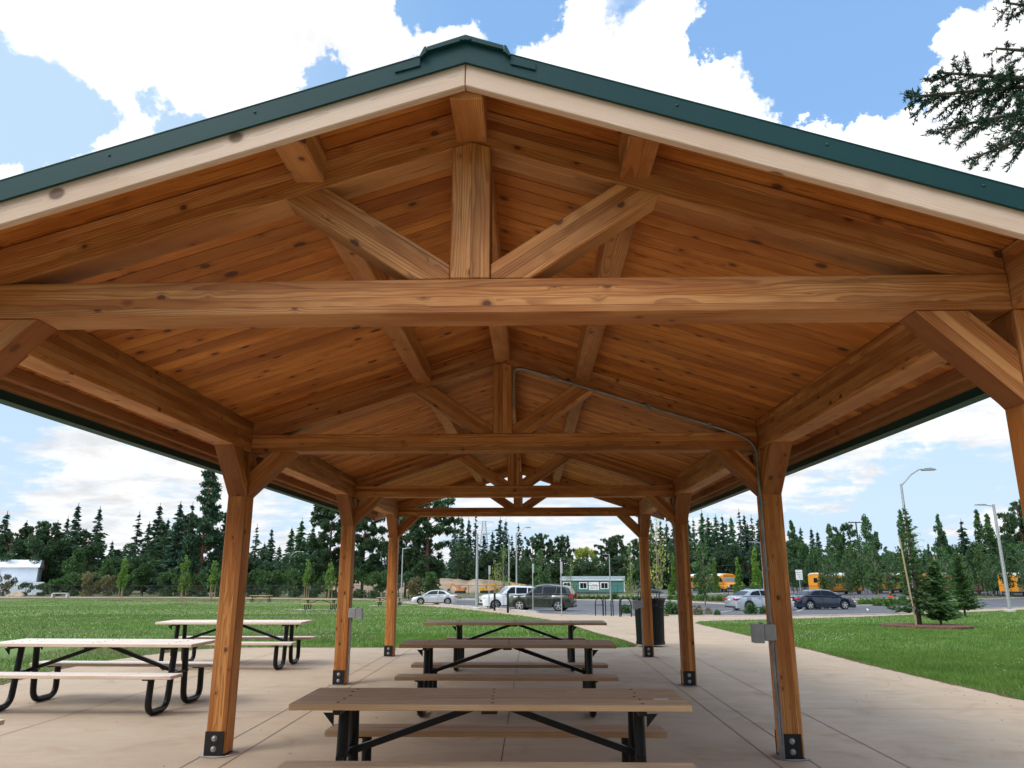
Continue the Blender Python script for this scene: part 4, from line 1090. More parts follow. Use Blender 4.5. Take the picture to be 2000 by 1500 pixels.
# ------------------------------------------------------------------ buildings
x, y, a = (13.13, 165.0, -0.12)
t = empty('site_office', (x, y, G(x, y) - .35), a, 'teal portable office with white framed windows and a white notice board beyond the lot', 'portable building')
hl, hd = 6.6, 2.6
mb = MB()
for k in range(26): mb.box(-hl + k * 2 * hl / 26 + .02, -hl + (k + 1) * 2 * hl / 26 - .02, -hd - .02, -hd + .1, .7, 3.25)
mb.box(-hl, hl, -hd, hd, .7, 3.25).build('wall', M['teal_siding'], t)
MB().box(-hl, hl, -hd + .1, hd - .1, 0, .7).build('skirting', M['grey_skirt'], t)
MB().prism([(-hd - .25, 3.24), (hd + .25, 3.24), (0, 3.95)], YZ, -hl - .2, hl + .2).build('roof', M['roof_grey'], t)
mb = MB()
for s in (-1, 1): mb.box(s * hl - .09, s * hl + .09, -hd - .04, -hd + .12, .7, 3.25)
mb.box(-hl, hl, -hd - .28, -hd - .24, 3.1, 3.26).build('corner_trim', M['white_trim'], t)
for xx in (-5.3, -1.9, 2.5):
    f_ = MB().box(xx - .85, xx + .85, -hd - .07, -hd - .02, 1.35, 2.75).build('window_frame', M['white_trim'], t)
    MB().box(xx - .66, xx - .03, -hd - .085, -hd - .071, 1.53, 2.57).box(xx + .03, xx + .66, -hd - .085, -hd - .071, 1.53, 2.57).build('pane', M['glass_dark'], f_)
b_ = MB().box(-.75, 1.35, -hd - .07, -hd - .02, 1.15, 2.8).build('notice_board', M['white_trim'], t)
mb = MB()
for k, (x0, x1) in enumerate(((-.6, -.2), (-.1, .9), (-.5, 1.1), (-.3, .8), (-.55, .5))): mb.box(x0, x1, -hd - .08, -hd - .071, 2.5 - .26 * k, 2.6 - .26 * k)
mb.build('notice_print', M['box_grey'], b_)
mb = MB()
for k in range(6): mb.box(hl + .1 + k * .45, hl + .55 + k * .45, -1.6, .2, .0, .68 - k * .11)
mb.build('steps', M['dirt'], t)
MB().box(hl + .02, hl + .06, -1.3, -.3, .75, 2.85).build('door', M['white_trim'], t)

x, y, a = (-109.96, 160.0, 0.5)
t = empty('white_shed', (x, y, G(x, y)), a, 'white metal shed with pale roof and small dark window at the far left', 'shed')
w0, w1, d_ = -16, 5.6, 5.5
MB().box(w0, w1, -d_, d_, -.2, 5.5).build('wall', M['shed_wall'], t)
MB().prism([(-d_ - .3, 5.45), (d_ + .3, 5.45), (d_ - 2.6, 7.0), (-d_ + 2.6, 7.0)], YZ, w0 - .2, w1 + .25).build('roof', M['shed_white'], t)
f_ = MB().box(-2.9, -.9, -d_ - .08, -d_, 4.05, 5.05).build('window', M['white_trim'], t)
for xa in (-2.8, -1.85): MB().box(xa, xa + .85, -d_ - .1, -d_ - .081, 4.13, 4.97).build('pane', M['glass_dark'], f_)
mb = MB()
for k in range(38): mb.box(w0 + k * .55, w0 + k * .55 + .04, -d_ - .03, -d_, -.2, 5.4)
mb.build('wall_ribs', M['shed_wall'], t)
MB().box(w0, w1 + 1.6, -d_ - 4, -d_ - .5, 0, 2.5).build('low_wall', M['shed_white'], t)

# small flat bench and stone by the dirt path
x, y = -73, 119
t = empty('park_bench', (x, y, G(x, y)), R(4), 'small pale bench by the fence across the left lawn', 'bench')
MB().box(-1.1, 1.1, -.35, .35, .62, .74).build('seat', M['bench_grey'], t)
for s in (-1, 1): MB().box(s * 1.1 - .13, s * 1.1 + .13, -.32, .32, 0, .62).build('leg', M['bench_grey'], t)
x, y = -88, 131
bm = bmesh.new(); bmesh.ops.create_icosphere(bm, subdivisions=3, radius=1)
for v in bm.verts:
    n_ = .85 + .25 * math.sin(v.co.x * 3 + 1) * math.cos(v.co.y * 4); v.co = Vector((v.co.x * 2.0 * n_, v.co.y * .8 * n_, max(-.2, v.co.z * .75 * n_)))
me = bpy.data.meshes.new('boulder'); bm.to_mesh(me); bm.free(); me.materials.append(M['stone']); me.shade_smooth()
o = link(bpy.data.objects.new('boulder', me)); o.location = (x, y, G(x, y)); tag(o, 'low tan boulder beside the dirt path at far left', 'boulder')

# fences
def fence(pts, h, label, step=3., m='fence_dark', mesh=True, group=None):
    t = empty('chain_link_fence', (pts[0][0], pts[0][1], G(*pts[0])), 0, label, 'fence', group)
    o0 = Vector(t.location); posts = []; mbm = MB(); mbr = MB()
    for i in range(len(pts) - 1):
        a = Vector(pts[i]); b = Vector(pts[i + 1]); n = max(1, int((b - a).length / step))
        for k in range(n + (1 if i == len(pts) - 2 else 0)): 
            p = a + (b - a) * k / n; posts.append(Vector((p.x, p.y, G(p.x, p.y))) - o0)
    for i, p in enumerate(posts):
        MB().tube([p, p + Vector((0, 0, h + .05))], .04, 6).build('fence_post', M[m], t)
        if i + 1 < len(posts):
            q = posts[i + 1]; mbr.bar(p + Vector((0, 0, h)), q + Vector((0, 0, h)), .045, .045); mbr.bar(p + Vector((0, 0, .06)), q + Vector((0, 0, .06)), .02, .02)
            if mesh:
                n = max(2, int((q - p).length / .22))
                for k in range(n):
                    u0 = k / n; u1 = min(1, u0 + h / (q - p).length); hh_ = h * (u1 - u0) * (q - p).length / h
                    a_ = p.lerp(q, u0); b_ = p.lerp(q, u1)
                    mbm.bar(a_ + Vector((0, 0, .05)), b_ + Vector((0, 0, hh_)), .009, .009); mbm.bar(a_ + Vector((0, 0, h)), b_ + Vector((0, 0, h - hh_ + .05)), .009, .009)
    mbr.build('fence_rail', M[m], t)
    if mesh: mbm.build('wire_mesh', M[m], t)
fence([(-150, 134), (-95, 132), (-57, 128), (-25, 114), (-17, 106)], 1.8, 'dark chain link fence along the far side of the left lawn', 4)
fence([(-14, 136), (8, 136), (22, 133)], 1.8, 'dark chain link fence in front of the teal portable office', 3)
fence([(22, 113), (48, 112)], 1.3, 'low dark rail fence in front of the left pair of school buses', 3)
fence([(52, 104), (66, 103), (90, 103), (120, 112)], 1.5, 'dark fence in front of the right hand school buses', 4)

# excavators and material at the dirt bank
def digger(x, y, a, m, label, s=1):
    t = empty('excavator', (x, y, G(x, y)), a, label, 'excavator', 'construction machines by the dirt bank'); t.scale = (s, s, s)
    for sy in (-1, 1): MB().prism([(-1.8, .25), (-1.5, 0), (1.5, 0), (1.8, .25), (1.8, .6), (1.5, .85), (-1.5, .85), (-1.8, .6)], XZ, sy * .9, sy * 1.4).build('track', M['trim_black'], t)
    MB().box(-2.0, 1.3, -1.3, 1.3, .95, 1.5).box(-2.1, -.6, -1.25, 1.25, 1.5, 2.2).build('body', M[m], t, bevel=.08)
    c_ = MB().prism([(-.2, 1.5), (1.2, 1.5), (1.25, 2.2), (.9, 3.0), (-.2, 3.0)], XZ, .2, 1.25).build('cab', M[m], t, bevel=.05)
    MB().box(0, .85, 1.251, 1.27, 1.9, 2.8).build('window', M['glass_sky'], c_); MB().box(0, .85, .18, .199, 1.9, 2.8).build('window', M['glass_sky'], c_)
    MB().bar((1.0, -.4, 1.5), (3.2, -.4, 3.6), .35, .5).build('boom', M[m], t)
    MB().bar((3.1, -.4, 3.7), (4.8, -.4, 1.6), .28, .35).build('arm', M[m], t)
    MB().prism([(4.5, 1.7), (5.3, 1.4), (5.0, .7), (4.3, .7), (4.5, 1.1)], XZ, -.9, .1).build('bucket', M['trim_black'], t)
for d_ in [(-16.05, 176.0, 2.9, 'machine_orange', 'orange excavator at the dirt bank left of the thick lamp post', 0.6), (-10.66, 180.0, 0.3, 'machine_yellow', 'yellow excavator at the dirt bank right of the thick lamp post', 0.6), (-8.55, 186.0, 3.0, 'machine_orange', 'orange excavator behind the white car bonnet', 0.65), (-2.4, 172.0, 3.1, 'machine_yellow', 'pale excavator with glazed cab above the white car roof', 0.65)]: digger(*d_)
def pickup_like():
    pass

# ------------------------------------------------------------------ trees
def leafquads(P, D, Lh, Wd, rng):
    """P centre, D direction arrays -> rhombic leaf faces"""
    n = len(P); D = D / (np.linalg.norm(D, axis=1, keepdims=True) + 1e-9)
    r = rng.normal(size=(n, 3)); A = np.cross(D, r); A /= (np.linalg.norm(A, axis=1, keepdims=True) + 1e-9)
    Lh = np.asarray(Lh).reshape(-1, 1); Wd = np.asarray(Wd).reshape(-1, 1)
    v = np.stack([P - D * Lh, P + A * Wd - D * Lh * .1, P + D * Lh, P - A * Wd - D * Lh * .1], 1).reshape(-1, 3)
    return v
def finish_tree(name, v, leaf, trunk, tm):
    me = mesh_np('crown', v, np.arange(len(v)).reshape(-1, 4), LF[leaf])
    return me, trunk
def trunk_mesh(mb, m):
    me = bpy.data.meshes.new('trunk'); me.from_pydata(mb.v, [], mb.f); me.materials.append(m); me.shade_smooth(); return me
def gen_fir(seed, h=18., r=3.2, lev=44, nb=8, cl=7, droop=.25, leaf='fir', bare=.06, gap=.12, size=1., irr=.25, bark='bark', fat=1., pw=.82):
    rng = np.random.default_rng(seed); P = []; D = []; Ls = []; Ws = []
    mb = MB().tube([(0, 0, -.3), (0, 0, h * .5), (0, 0, h * .99)], [r * .075, r * .045, .03], 6)
    for i in range(lev):
        u = bare + (1 - bare) * (i + rng.uniform(-.3, .3)) / lev; u = min(.995, max(bare, u)); z = u * h
        rad = r * (1 - u) ** pw * (1 + .16 * math.sin(u * 17 + seed * 2.3) + .12 * math.sin(u * 41 + seed)) + .12
        k = max(3, int(nb * (.45 + .55 * (1 - u))))
        for j in range(k):
            if rng.random() < gap: continue
            a = rng.uniform(0, 2 * PI); L = rad * rng.uniform(1 - irr * 1.5, 1 + irr * .6)
            d = np.array([math.cos(a), math.sin(a), 0]); c = max(2, int(cl * (.3 + .7 * L / r)))
            dr = droop * rng.uniform(.5, 1.6) - .25 * u
            for q in range(c):
                s = (q + rng.random()) / c; s = .12 + .88 * s
                p = d * L * s; p[2] = z - dr * L * s ** 1.5 + rng.normal(0, .10) * size
                side = np.array([-d[1], d[0], 0]) * rng.normal(0, .20) * L * (1.1 - s) * 1.1
                P.append(p + side); D.append(d + side * .8 / (L + .1) + np.array([0, 0, -.25 - dr * s + rng.normal(0, .15)]))
                Ls.append(size * fat * rng.uniform(.28, .55) * (1.15 - .5 * u)); Ws.append(size * fat * rng.uniform(.10, .2))
            if rng.random() < .35: mb.bar((0, 0, z), tuple(d * L * .7 + np.array([0, 0, z - dr * L * .6])), .035 * size, .035 * size)
    for q in range(6): P.append(np.array([0, 0, h * (.965 + .012 * q)])); D.append(np.array([rng.normal(0, .2), rng.normal(0, .2), 1])); Ls.append(.3 * size); Ws.append(.08 * size)
    v = leafquads(np.array(P), np.array(D), Ls, Ws, rng)
    return mesh_np('crown', v, np.arange(len(v)).reshape(-1, 4), LF[leaf]), trunk_mesh(mb, M[bark]), h, r
def gen_broad(seed, h=10., r=4., lobes=14, per=170, leaf='dec', base=.18, size=.26, bark='bark', shape='round', tr=.16, sparse=0):
    rng = np.random.default_rng(seed); P = []; D = []
    mb = MB(); th = h * (base + .25)
    mb.tube([(0, 0, -.3), (rng.normal(0, .02) * h, 0, th * .6), (0, 0, h * .8)], [tr, tr * .8, tr * .15], 7)
    for l in range(lobes):
        if shape == 'round':
            u = rng.uniform(base + .08, .93); prof = math.sin(PI * min(1, max(0, (u - base * .6) / (1.04 - base * .6)))) ** .6
            lr = r * rng.uniform(.22, .40)
        elif shape == 'column':
            u = (l + rng.random()) / lobes * (1 - base) + base; prof = (math.sin(PI * min(1, (u - base * .7) / (1.05 - base * .7))) ** .6) * (1.1 - .55 * u) * .95; lr = r * rng.uniform(.20, .38) * (1.2 - .75 * u)
        elif shape == 'cone':
            u = (l + .5) / lobes * (1 - base) + base; prof = (1.05 - u) / (1.05 - base) * .8; lr = r * (.50 - .33 * u)
        else:
            u = (l + .5) / lobes * (1 - base) + base; prof = .75 * (1 - u) + .25; lr = r * .3
        a = rng.uniform(0, 2 * PI); rr = r * prof * rng.uniform(.25, 1.0) - lr * .3; rr = max(0, rr)
        c = np.array([math.cos(a) * rr, math.sin(a) * rr, u * h])
        mb.tube([(0, 0, max(base * h * .7, c[2] - rr * 1.1 - .4)), tuple(c * np.array([.6, .6, 1]) - np.array([0, 0, lr * .3])), tuple(c)], [tr * .4, tr * .25, .02], 5)
        n = int(per * (lr / (r * .3)) ** 2 * rng.uniform(.7, 1.2))
        q = rng.normal(size=(n, 3)); q /= np.linalg.norm(q, axis=1, keepdims=True); ra = rng.uniform(.35, 1.0, (n, 1)) ** .5
        sp = np.array([1, 1, .75 if shape == 'round' else 1.25]); pp = c + q * ra * lr * sp * rng.uniform(.85, 1.15, (n, 1))
        k = pp[:, 2] > base * h * .6
        P.append(pp[k]); D.append((q + rng.normal(0, .6, (n, 3)))[k])
    P = np.concatenate(P); D = np.concatenate(D); n = len(P)
    v = leafquads(P, D, size * rng.uniform(.6, 1.3, n), size * .62 * rng.uniform(.6, 1.3, n), rng)
    return mesh_np('crown', v, np.arange(len(v)).reshape(-1, 4), LF[leaf]), trunk_mesh(mb, M[bark]), h, r
def gen_pine(seed, h=20., r=4.2, nb=42, leaf='pine', base=.14, bark='bark_red', shape='cone', size=.3):
    rng = np.random.default_rng(seed); P = []; D = []
    mb = MB().tube([(0, 0, -.3), (.2, 0, h * .5), (0, .1, h * .97)], [.42, .28, .06], 8)
    for b in range(nb):
        u = base + (1 - base) * (b + rng.random()) / nb; u = min(.985, u); z = u * h
        if shape == 'cone': rad = r * (1 - u) ** .65 * rng.uniform(.55, 1.1) + .35
        else: rad = r * (math.sin(PI * min(1, (u - base * .5) / (1.06 - base * .5))) ** .5) * rng.uniform(.55, 1.1)
        a = rng.uniform(0, 2 * PI); d = np.array([math.cos(a), math.sin(a), rng.uniform(-.1, .35)])
        tip = np.array([0, 0, z]) + d * rad; mb.tube([(0, 0, z - .15 * rad), tuple(np.array([0, 0, z - .05]) + d * rad * .5), tuple(tip)], [.09, .06, .02], 5)
        for q in range(max(2, int(rad * 1.7))):
            s = rng.uniform(.35, 1.05); c = np.array([0, 0, z]) + d * rad * s + rng.normal(0, .28, 3); lr = rng.uniform(.45, .85)
            n = 46; qv = rng.normal(size=(n, 3)); qv /= np.linalg.norm(qv, axis=1, keepdims=True)
            P.append(c + qv * lr * np.array([1, 1, .7]) * rng.uniform(.3, 1, (n, 1))); D.append(qv + rng.normal(0, .4, (n, 3)))
    P = np.concatenate(P); D = np.concatenate(D); n = len(P)
    v = leafquads(P, D, size * rng.uniform(.6, 1.2, n), size * .4 * rng.uniform(.6, 1.2, n), rng)
    return mesh_np('crown', v, np.arange(len(v)).reshape(-1, 4), LF[leaf]), trunk_mesh(mb, M[bark]), h, r
VAR = {
 'fir': [gen_fir(11, r=3.5, irr=.3, nb=12, fat=1.7), gen_fir(12, r=3.1, gap=.16, droop=.15, irr=.4, nb=12, fat=1.6), gen_fir(13, r=3.8, droop=.35, irr=.3, nb=12, fat=1.7), gen_fir(14, r=3.0, gap=.25, lev=36, irr=.5, nb=11, fat=1.5)],
 'firl': [gen_fir(21, leaf='firlight', nb=12, r=3.4, fat=1.7), gen_fir(22, leaf='firlight', r=3.0, gap=.15, nb=12, fat=1.6)],
 'pine': [gen_pine(31, nb=78, r=5.0, size=.38), gen_pine(32, r=4.8, nb=70, size=.4)],
 'oak': [gen_pine(41, h=18, r=6.2, nb=60, shape='round', base=.22, leaf='decdark', size=.36), gen_pine(42, h=18, r=5.6, nb=52, shape='round', base=.2, leaf='decdark', size=.36)],
 'dec': [gen_broad(51, leaf='dec', per=190), gen_broad(52, leaf='dec', lobes=17, r=4.4, per=170), gen_broad(53, leaf='decdark', lobes=15, per=190)],
 'decd': [gen_broad(54, leaf='decdark', lobes=16, per=190), gen_broad(55, leaf='decdark', lobes=18, r=4.6, per=180)],
 'brush': [gen_broad(61, h=4, r=3.2, leaf='brush', base=.02, size=.2, lobes=13, tr=.05), gen_broad(62, h=4, r=3.4, leaf='dec', base=.02, size=.2, lobes=13, tr=.05)],
 'young': [gen_broad(71, h=5.2, r=1.5, leaf='young', base=.30, size=.15, lobes=34, per=60, shape='column', tr=.045, bark='bark_pale'), gen_broad(72, h=5.2, r=1.35, leaf='young', base=.32, size=.15, lobes=30, per=60, shape='column', tr=.045, bark='bark_pale')],
 'poplar': [gen_broad(81, h=14, r=3.0, leaf='poplar', base=.08, size=.27, lobes=58, per=130, shape='column', tr=.14), gen_broad(82, h=14, r=3.4, leaf='poplar', base=.1, size=.27, lobes=52, per=130, shape='column', tr=.14), gen_broad(83, h=14, r=2.8, leaf='dec', base=.1, size=.27, lobes=44, per=120, shape='column', tr=.14)],
 'feather': [gen_broad(91, h=7, r=2.4, leaf='young', base=.2, size=.13, lobes=34, per=26, shape='column', tr=.07, bark='bark_pale'), gen_broad(92, h=7, r=2.6, leaf='yellow', base=.2, size=.13, lobes=34, per=24, shape='column', tr=.06, bark='bark_pale')],
 'street': [gen_broad(93, h=9, r=2.7, leaf='dec', base=.24, size=.2, lobes=40, per=90, shape='column', tr=.1, bark='bark_pale'), gen_broad(94, h=9, r=2.9, leaf='poplar', base=.24, size=.2, lobes=38, per=80, shape='column', tr=.1, bark='bark_pale')],
 'sunny': [gen_broad(95, leaf='yellow', per=150, h=10)],  # sunlight on these far trees put into a yellow green leaf colour
 'arb': [gen_broad(96, h=5, r=1.1, leaf='young', base=.0, size=.15, lobes=18, per=150, shape='cone', tr=.05), ],
}
NAMES = {'fir': ('fir_tree', 'fir tree'), 'firl': ('fir_tree', 'fir tree'), 'pine': ('pine_tree', 'pine tree'), 'oak': ('broadleaf_tree', 'tree'), 'dec': ('broadleaf_tree', 'tree'), 'decd': ('broadleaf_tree', 'tree'),
 'brush': ('bush', 'bush'), 'young': ('young_tree', 'young tree'), 'poplar': ('poplar_tree', 'tree'), 'feather': ('young_tree', 'young tree'), 'street': ('street_tree', 'tree'), 'sunny': ('broadleaf_tree', 'tree'), 'arb': ('cypress_shrub', 'shrub')}
def plant(kind, vi, x, y, h, w, label, group, stakes=False, rz=None, dz=0):
    cr, tr, H, Rr = VAR[kind][vi % len(VAR[kind])]
    s = h / H; k = w / Rr; k = min(max(k, s * .6), s * 1.7)
    if kind in ('fir', 'firl'): k *= 1.18
    nm, cat = NAMES[kind]
    t = empty(nm, (x, y, G(x, y) + dz), rz if rz is not None else (x * 1.7 + y) % 6.28, label, cat, group)
    t.scale = (k, k, s)
    link(bpy.data.objects.new('trunk', tr), t); link(bpy.data.objects.new('crown', cr), t)
    if stakes:
        for a in (0, 2.1, 4.2):
            o = MB().bar((.45 * math.cos(a), .45 * math.sin(a), 0), (.42 * math.cos(a), .42 * math.sin(a), 1.9 / s), .09, .09).build('stake', W['stake'], t)
for T in [
('fir', 4, -115.81, 165.0, 17.17, 3.49, 'dark fir behind the left lawn fence, 2nd from left', 'trees along the far edge of the park', False, None, 0),
('fir', 2, -115.87, 172.0, 15.82, 2.91, 'dark fir behind the left lawn fence, 3rd from left', 'trees along the far edge of the park', False, None, 0),
('fir', 5, -119.51, 165.0, 16.39, 3.49, 'dark fir behind the left lawn fence, leftmost', 'trees along the far edge of the park', False, None, 0),
('fir', 2, -110.51, 175.0, 16.04, 3.7, 'dark fir behind the left lawn fence, 5th from left', 'trees along the far edge of the park', False, None, 0),
('fir', 5, -114.38, 185.0, 17.83, 2.87, 'dark fir behind the left lawn fence, 6th from left', 'trees along the far edge of the park', False, None, 0),
('fir', 5, -103.11, 170.0, 19.32, 2.87, 'dark fir behind the left lawn fence, 7th from left', 'trees along the far edge of the park', False, None, 0),
('fir', 5, -99.16, 172.0, 18.92, 3.15, 'dark fir behind the left lawn fence, 9th from left', 'trees along the far edge of the park', False, None, 0),
('fir', 4, -106.42, 180.0, 14.61, 2.54, 'dark fir behind the left lawn fence, 8th from left', 'trees along the far edge of the park', False, None, 0),
('fir', 0, -105.3, 190.0, 12.5, 1.87, 'dark fir behind the left lawn fence, 10th from left', 'trees along the far edge of the park', False, None, 0),
('fir', 3, -88.76, 170.0, 17.66, 3.35, 'dark fir behind the left lawn fence, 12th from left', 'trees along the far edge of the park', False, None, 0),
('fir', 1, -85.2, 172.0, 19.46, 3.15, 'dark fir behind the left lawn fence, rightmost', 'trees along the far edge of the park', False, None, 0),
('fir', 5, -93.87, 185.0, 16.53, 3.13, 'dark fir behind the left lawn fence, 13th from left', 'trees along the far edge of the park', False, None, 0),
('fir', 0, -108.6, 200.0, 10.66, 1.69, 'dark fir behind the left lawn fence, 11th from left', 'trees along the far edge of the park', False, None, 0),
('fir', 1, -122.21, 190.0, 15.71, 3.21, 'dark fir behind the left lawn fence, 4th from left', 'trees along the far edge of the park', False, None, 0),
('oak', 0, -111.49, 168.0, 13.91, 4.02, 'dark spreading tree among the firs behind the left lawn, 2nd from left', 'trees along the far edge of the park', False, None, 0),
('oak', 2, -108.45, 170.0, 14.96, 4.07, 'dark spreading tree among the firs behind the left lawn, 3rd from left', 'trees along the far edge of the park', False, None, 0),
('oak', 3, -97.27, 166.0, 13.07, 3.97, 'dark spreading tree among the firs behind the left lawn, 4th from left', 'trees along the far edge of the park', False, None, 0),
('oak', 1, -71.22, 150.0, 13.78, 3.8, 'dark spreading tree among the firs behind the left lawn, 6th from left', 'trees along the far edge of the park', False, None, 0),
('oak', 3, -67.21, 148.0, 14.81, 3.75, 'dark spreading tree among the firs behind the left lawn, rightmost', 'trees along the far edge of the park', False, None, 0),
('oak', 4, -98.54, 180.0, 9.45, 3.3, 'dark spreading tree among the firs behind the left lawn, 5th from left', 'trees along the far edge of the park', False, None, 0),
('oak', 0, -110.46, 160.0, 12.17, 3.38, 'dark spreading tree among the firs behind the left lawn, leftmost', 'trees along the far edge of the park', False, None, 0),
('pine', 4, -56.96, 132.0, 22.09, 4.28, 'tallest tree, a ragged pine just left of the near left shelter post', 'trees along the far edge of the park', False, None, 0),
('fir', 1, -65.47, 140.0, 16.58, 2.76, 'dark fir beside the tallest ragged pine, 2nd from left', 'trees along the far edge of the park', False, None, 0),
('fir', 0, -67.68, 150.0, 17.51, 3.17, 'dark fir beside the tallest ragged pine, 3rd from left', 'trees along the far edge of the park', False, None, 0),
('fir', 5, -60.79, 150.0, 15.97, 2.75, 'dark fir beside the tallest ragged pine, rightmost', 'trees along the far edge of the park', False, None, 0),
('fir', 1, -74.72, 155.0, 14.9, 2.62, 'dark fir beside the tallest ragged pine, leftmost', 'trees along the far edge of the park', False, None, 0),
('decd', 3, -104.9, 160.0, 11.84, 3.38, 'dark leafy tree in front of the firs behind the left lawn, 2nd from left', 'trees along the far edge of the park', False, None, 0),
('decd', 2, -108.88, 158.0, 10.25, 2.89, 'dark leafy tree in front of the firs behind the left lawn, leftmost', 'trees along the far edge of the park', False, None, 0),
('decd', 1, -102.48, 165.0, 11.91, 3.72, 'dark leafy tree in front of the firs behind the left lawn, 3rd from left', 'trees along the far edge of the park', False, None, 0),
('decd', 3, -92.66, 160.0, 10.54, 3.38, 'dark leafy tree in front of the firs behind the left lawn, 4th from left', 'trees along the far edge of the park', False, None, 0),
('decd', 1, -86.92, 160.0, 7.57, 3.15, 'dark leafy tree in front of the firs behind the left lawn, 5th from left', 'trees along the far edge of the park', False, None, 0),
('decd', 0, -86.28, 165.0, 10.57, 3.25, 'dark leafy tree in front of the firs behind the left lawn, 6th from left', 'trees along the far edge of the park', False, None, 0),
('decd', 1, -78.5, 160.0, 11.57, 3.61, 'dark leafy tree in front of the firs behind the left lawn, 7th from left', 'trees along the far edge of the park', False, None, 0),
('decd', 4, -69.41, 150.0, 9.97, 3.8, 'dark leafy tree in front of the firs behind the left lawn, 8th from left', 'trees along the far edge of the park', False, None, 0),
('decd', 4, -62.57, 145.0, 8.74, 3.47, 'dark leafy tree in front of the firs behind the left lawn, 9th from left', 'trees along the far edge of the park', False, None, 0),
('decd', 3, -60.2, 150.0, 9.76, 3.17, 'dark leafy tree in front of the firs behind the left lawn, rightmost', 'trees along the far edge of the park', False, None, 0),
('dec', 1, -89.83, 150.0, 8.81, 2.96, 'green leafy tree in front of the firs behind the left lawn, leftmost', 'trees along the far edge of the park', False, None, 0),
('dec', 1, -82.56, 148.0, 6.57, 2.71, 'green leafy tree in front of the firs behind the left lawn, rightmost', 'trees along the far edge of the park', False, None, 0),
('dec', 0, -69.76, 138.0, 6.89, 2.92, 'large rounded green bush by the fence between the first two staked young trees', 'trees along the far edge of the park', False, None, 0),
('brush', 0, -96.6, 140.0, 3.77, 1.48, 'low scrubby bush along the fence beyond the left lawn, leftmost', 'bushes along the fence', False, None, 0),
('brush', 1, -91.26, 138.0, 2.13, 1.36, 'low scrubby bush along the fence beyond the left lawn, 2nd from left', 'bushes along the fence', False, None, 0),
('brush', 1, -88.13, 138.0, 1.95, 1.75, 'low scrubby bush along the fence beyond the left lawn, 3rd from left', 'bushes along the fence', False, None, 0),
('brush', 1, -85.04, 137.0, 2.66, 1.74, 'low scrubby bush along the fence beyond the left lawn, 4th from left', 'bushes along the fence', False, None, 0),
('brush', 1, -82.04, 137.0, 3.55, 2.32, 'low scrubby bush along the fence beyond the left lawn, 5th from left', 'bushes along the fence', False, None, 0),
('brush', 2, -78.71, 136.0, 4.07, 2.49, 'low scrubby bush along the fence beyond the left lawn, 6th from left', 'bushes along the fence', False, None, 0),
('brush', 2, -75.14, 136.0, 3.53, 2.11, 'low scrubby bush along the fence beyond the left lawn, 7th from left', 'bushes along the fence', False, None, 0),
('brush', 1, -63.39, 134.0, 3.68, 2.26, 'low scrubby bush along the fence beyond the left lawn, 9th from left', 'bushes along the fence', False, None, 0),
('brush', 4, -59.29, 132.0, 3.31, 2.23, 'low scrubby bush along the fence beyond the left lawn, 10th from left', 'bushes along the fence', False, None, 0),
('brush', 5, -55.76, 130.0, 3.45, 2.2, 'low scrubby bush along the fence beyond the left lawn, 11th from left', 'bushes along the fence', False, None, 0),
('brush', 5, -51.71, 128.0, 3.6, 1.98, 'low scrubby bush along the fence beyond the left lawn, rightmost', 'bushes along the fence', False, None, 0),
('brush', 1, -71.69, 136.0, 3.18, 1.92, 'low scrubby bush along the fence beyond the left lawn, 8th from left', 'bushes along the fence', False, None, 0),
('young', 0, -54.25, 101.82, 5.41, 1.0, 'staked young tree on the left lawn, leftmost', 'staked young trees on the lawn', True, None, 0),
('young', 0, -37.5, 83.15, 4.95, 1.0, 'staked young tree on the left lawn left of the tallest pine, widest crown', 'staked young trees on the lawn', True, None, 0),
('young', 1, -40.75, 98.68, 4.97, 1.04, 'staked young tree on the lawn touching the near left shelter post', 'staked young trees on the lawn', True, None, 0),
('young', 1, -31.54, 108.86, 5.4, 1.0, 'staked young tree on the lawn, left one between the left shelter posts', 'staked young trees on the lawn', True, None, 0),
('young', 0, -27.33, 105.27, 4.87, 1.04, 'staked young tree on the lawn just left of the third left shelter post', 'staked young trees on the lawn', True, None, 0),
('fir', 2, -64.0, 170.0, 13.03, 2.39, 'dark fir between the two nearest left shelter posts, leftmost', 'trees along the far edge of the park', False, None, 0),
('fir', 3, -59.74, 165.0, 14.35, 2.32, 'dark fir between the two nearest left shelter posts, 2nd from left', 'trees along the far edge of the park', False, None, 0),
('fir', 1, -58.16, 170.0, 13.93, 1.92, 'dark fir between the two nearest left shelter posts, 4th from left', 'trees along the far edge of the park', False, None, 0),
('firl', 1, -49.92, 165.0, 15.54, 3.02, 'mid green fir between the two nearest left shelter posts, rightmost', 'trees along the far edge of the park', False, None, 0),
('firl', 2, -54.3, 172.0, 14.29, 2.42, 'mid green fir between the two nearest left shelter posts, leftmost', 'trees along the far edge of the park', False, None, 0),
('fir', 0, -48.25, 168.0, 14.21, 2.37, 'dark fir between the two nearest left shelter posts, rightmost', 'trees along the far edge of the park', False, None, 0),
('fir', 2, -63.13, 180.0, 11.29, 2.54, 'dark fir between the two nearest left shelter posts, 3rd from left', 'trees along the far edge of the park', False, None, 0),
('fir', 2, -61.09, 185.0, 10.81, 2.34, 'dark fir between the two nearest left shelter posts, 5th from left', 'trees along the far edge of the park', False, None, 0),
('fir', 4, -51.36, 175.0, 12.4, 2.71, 'dark fir between the two nearest left shelter posts, 6th from left', 'trees along the far edge of the park', False, None, 0),
('decd', 4, -55.84, 155.0, 8.98, 3.27, 'dark leafy tree between the two nearest left shelter posts, 2nd from left', 'trees along the far edge of the park', False, None, 0),
('decd', 0, -49.4, 150.0, 7.47, 3.38, 'dark leafy tree between the two nearest left shelter posts, 3rd from left', 'trees along the far edge of the park', False, None, 0),
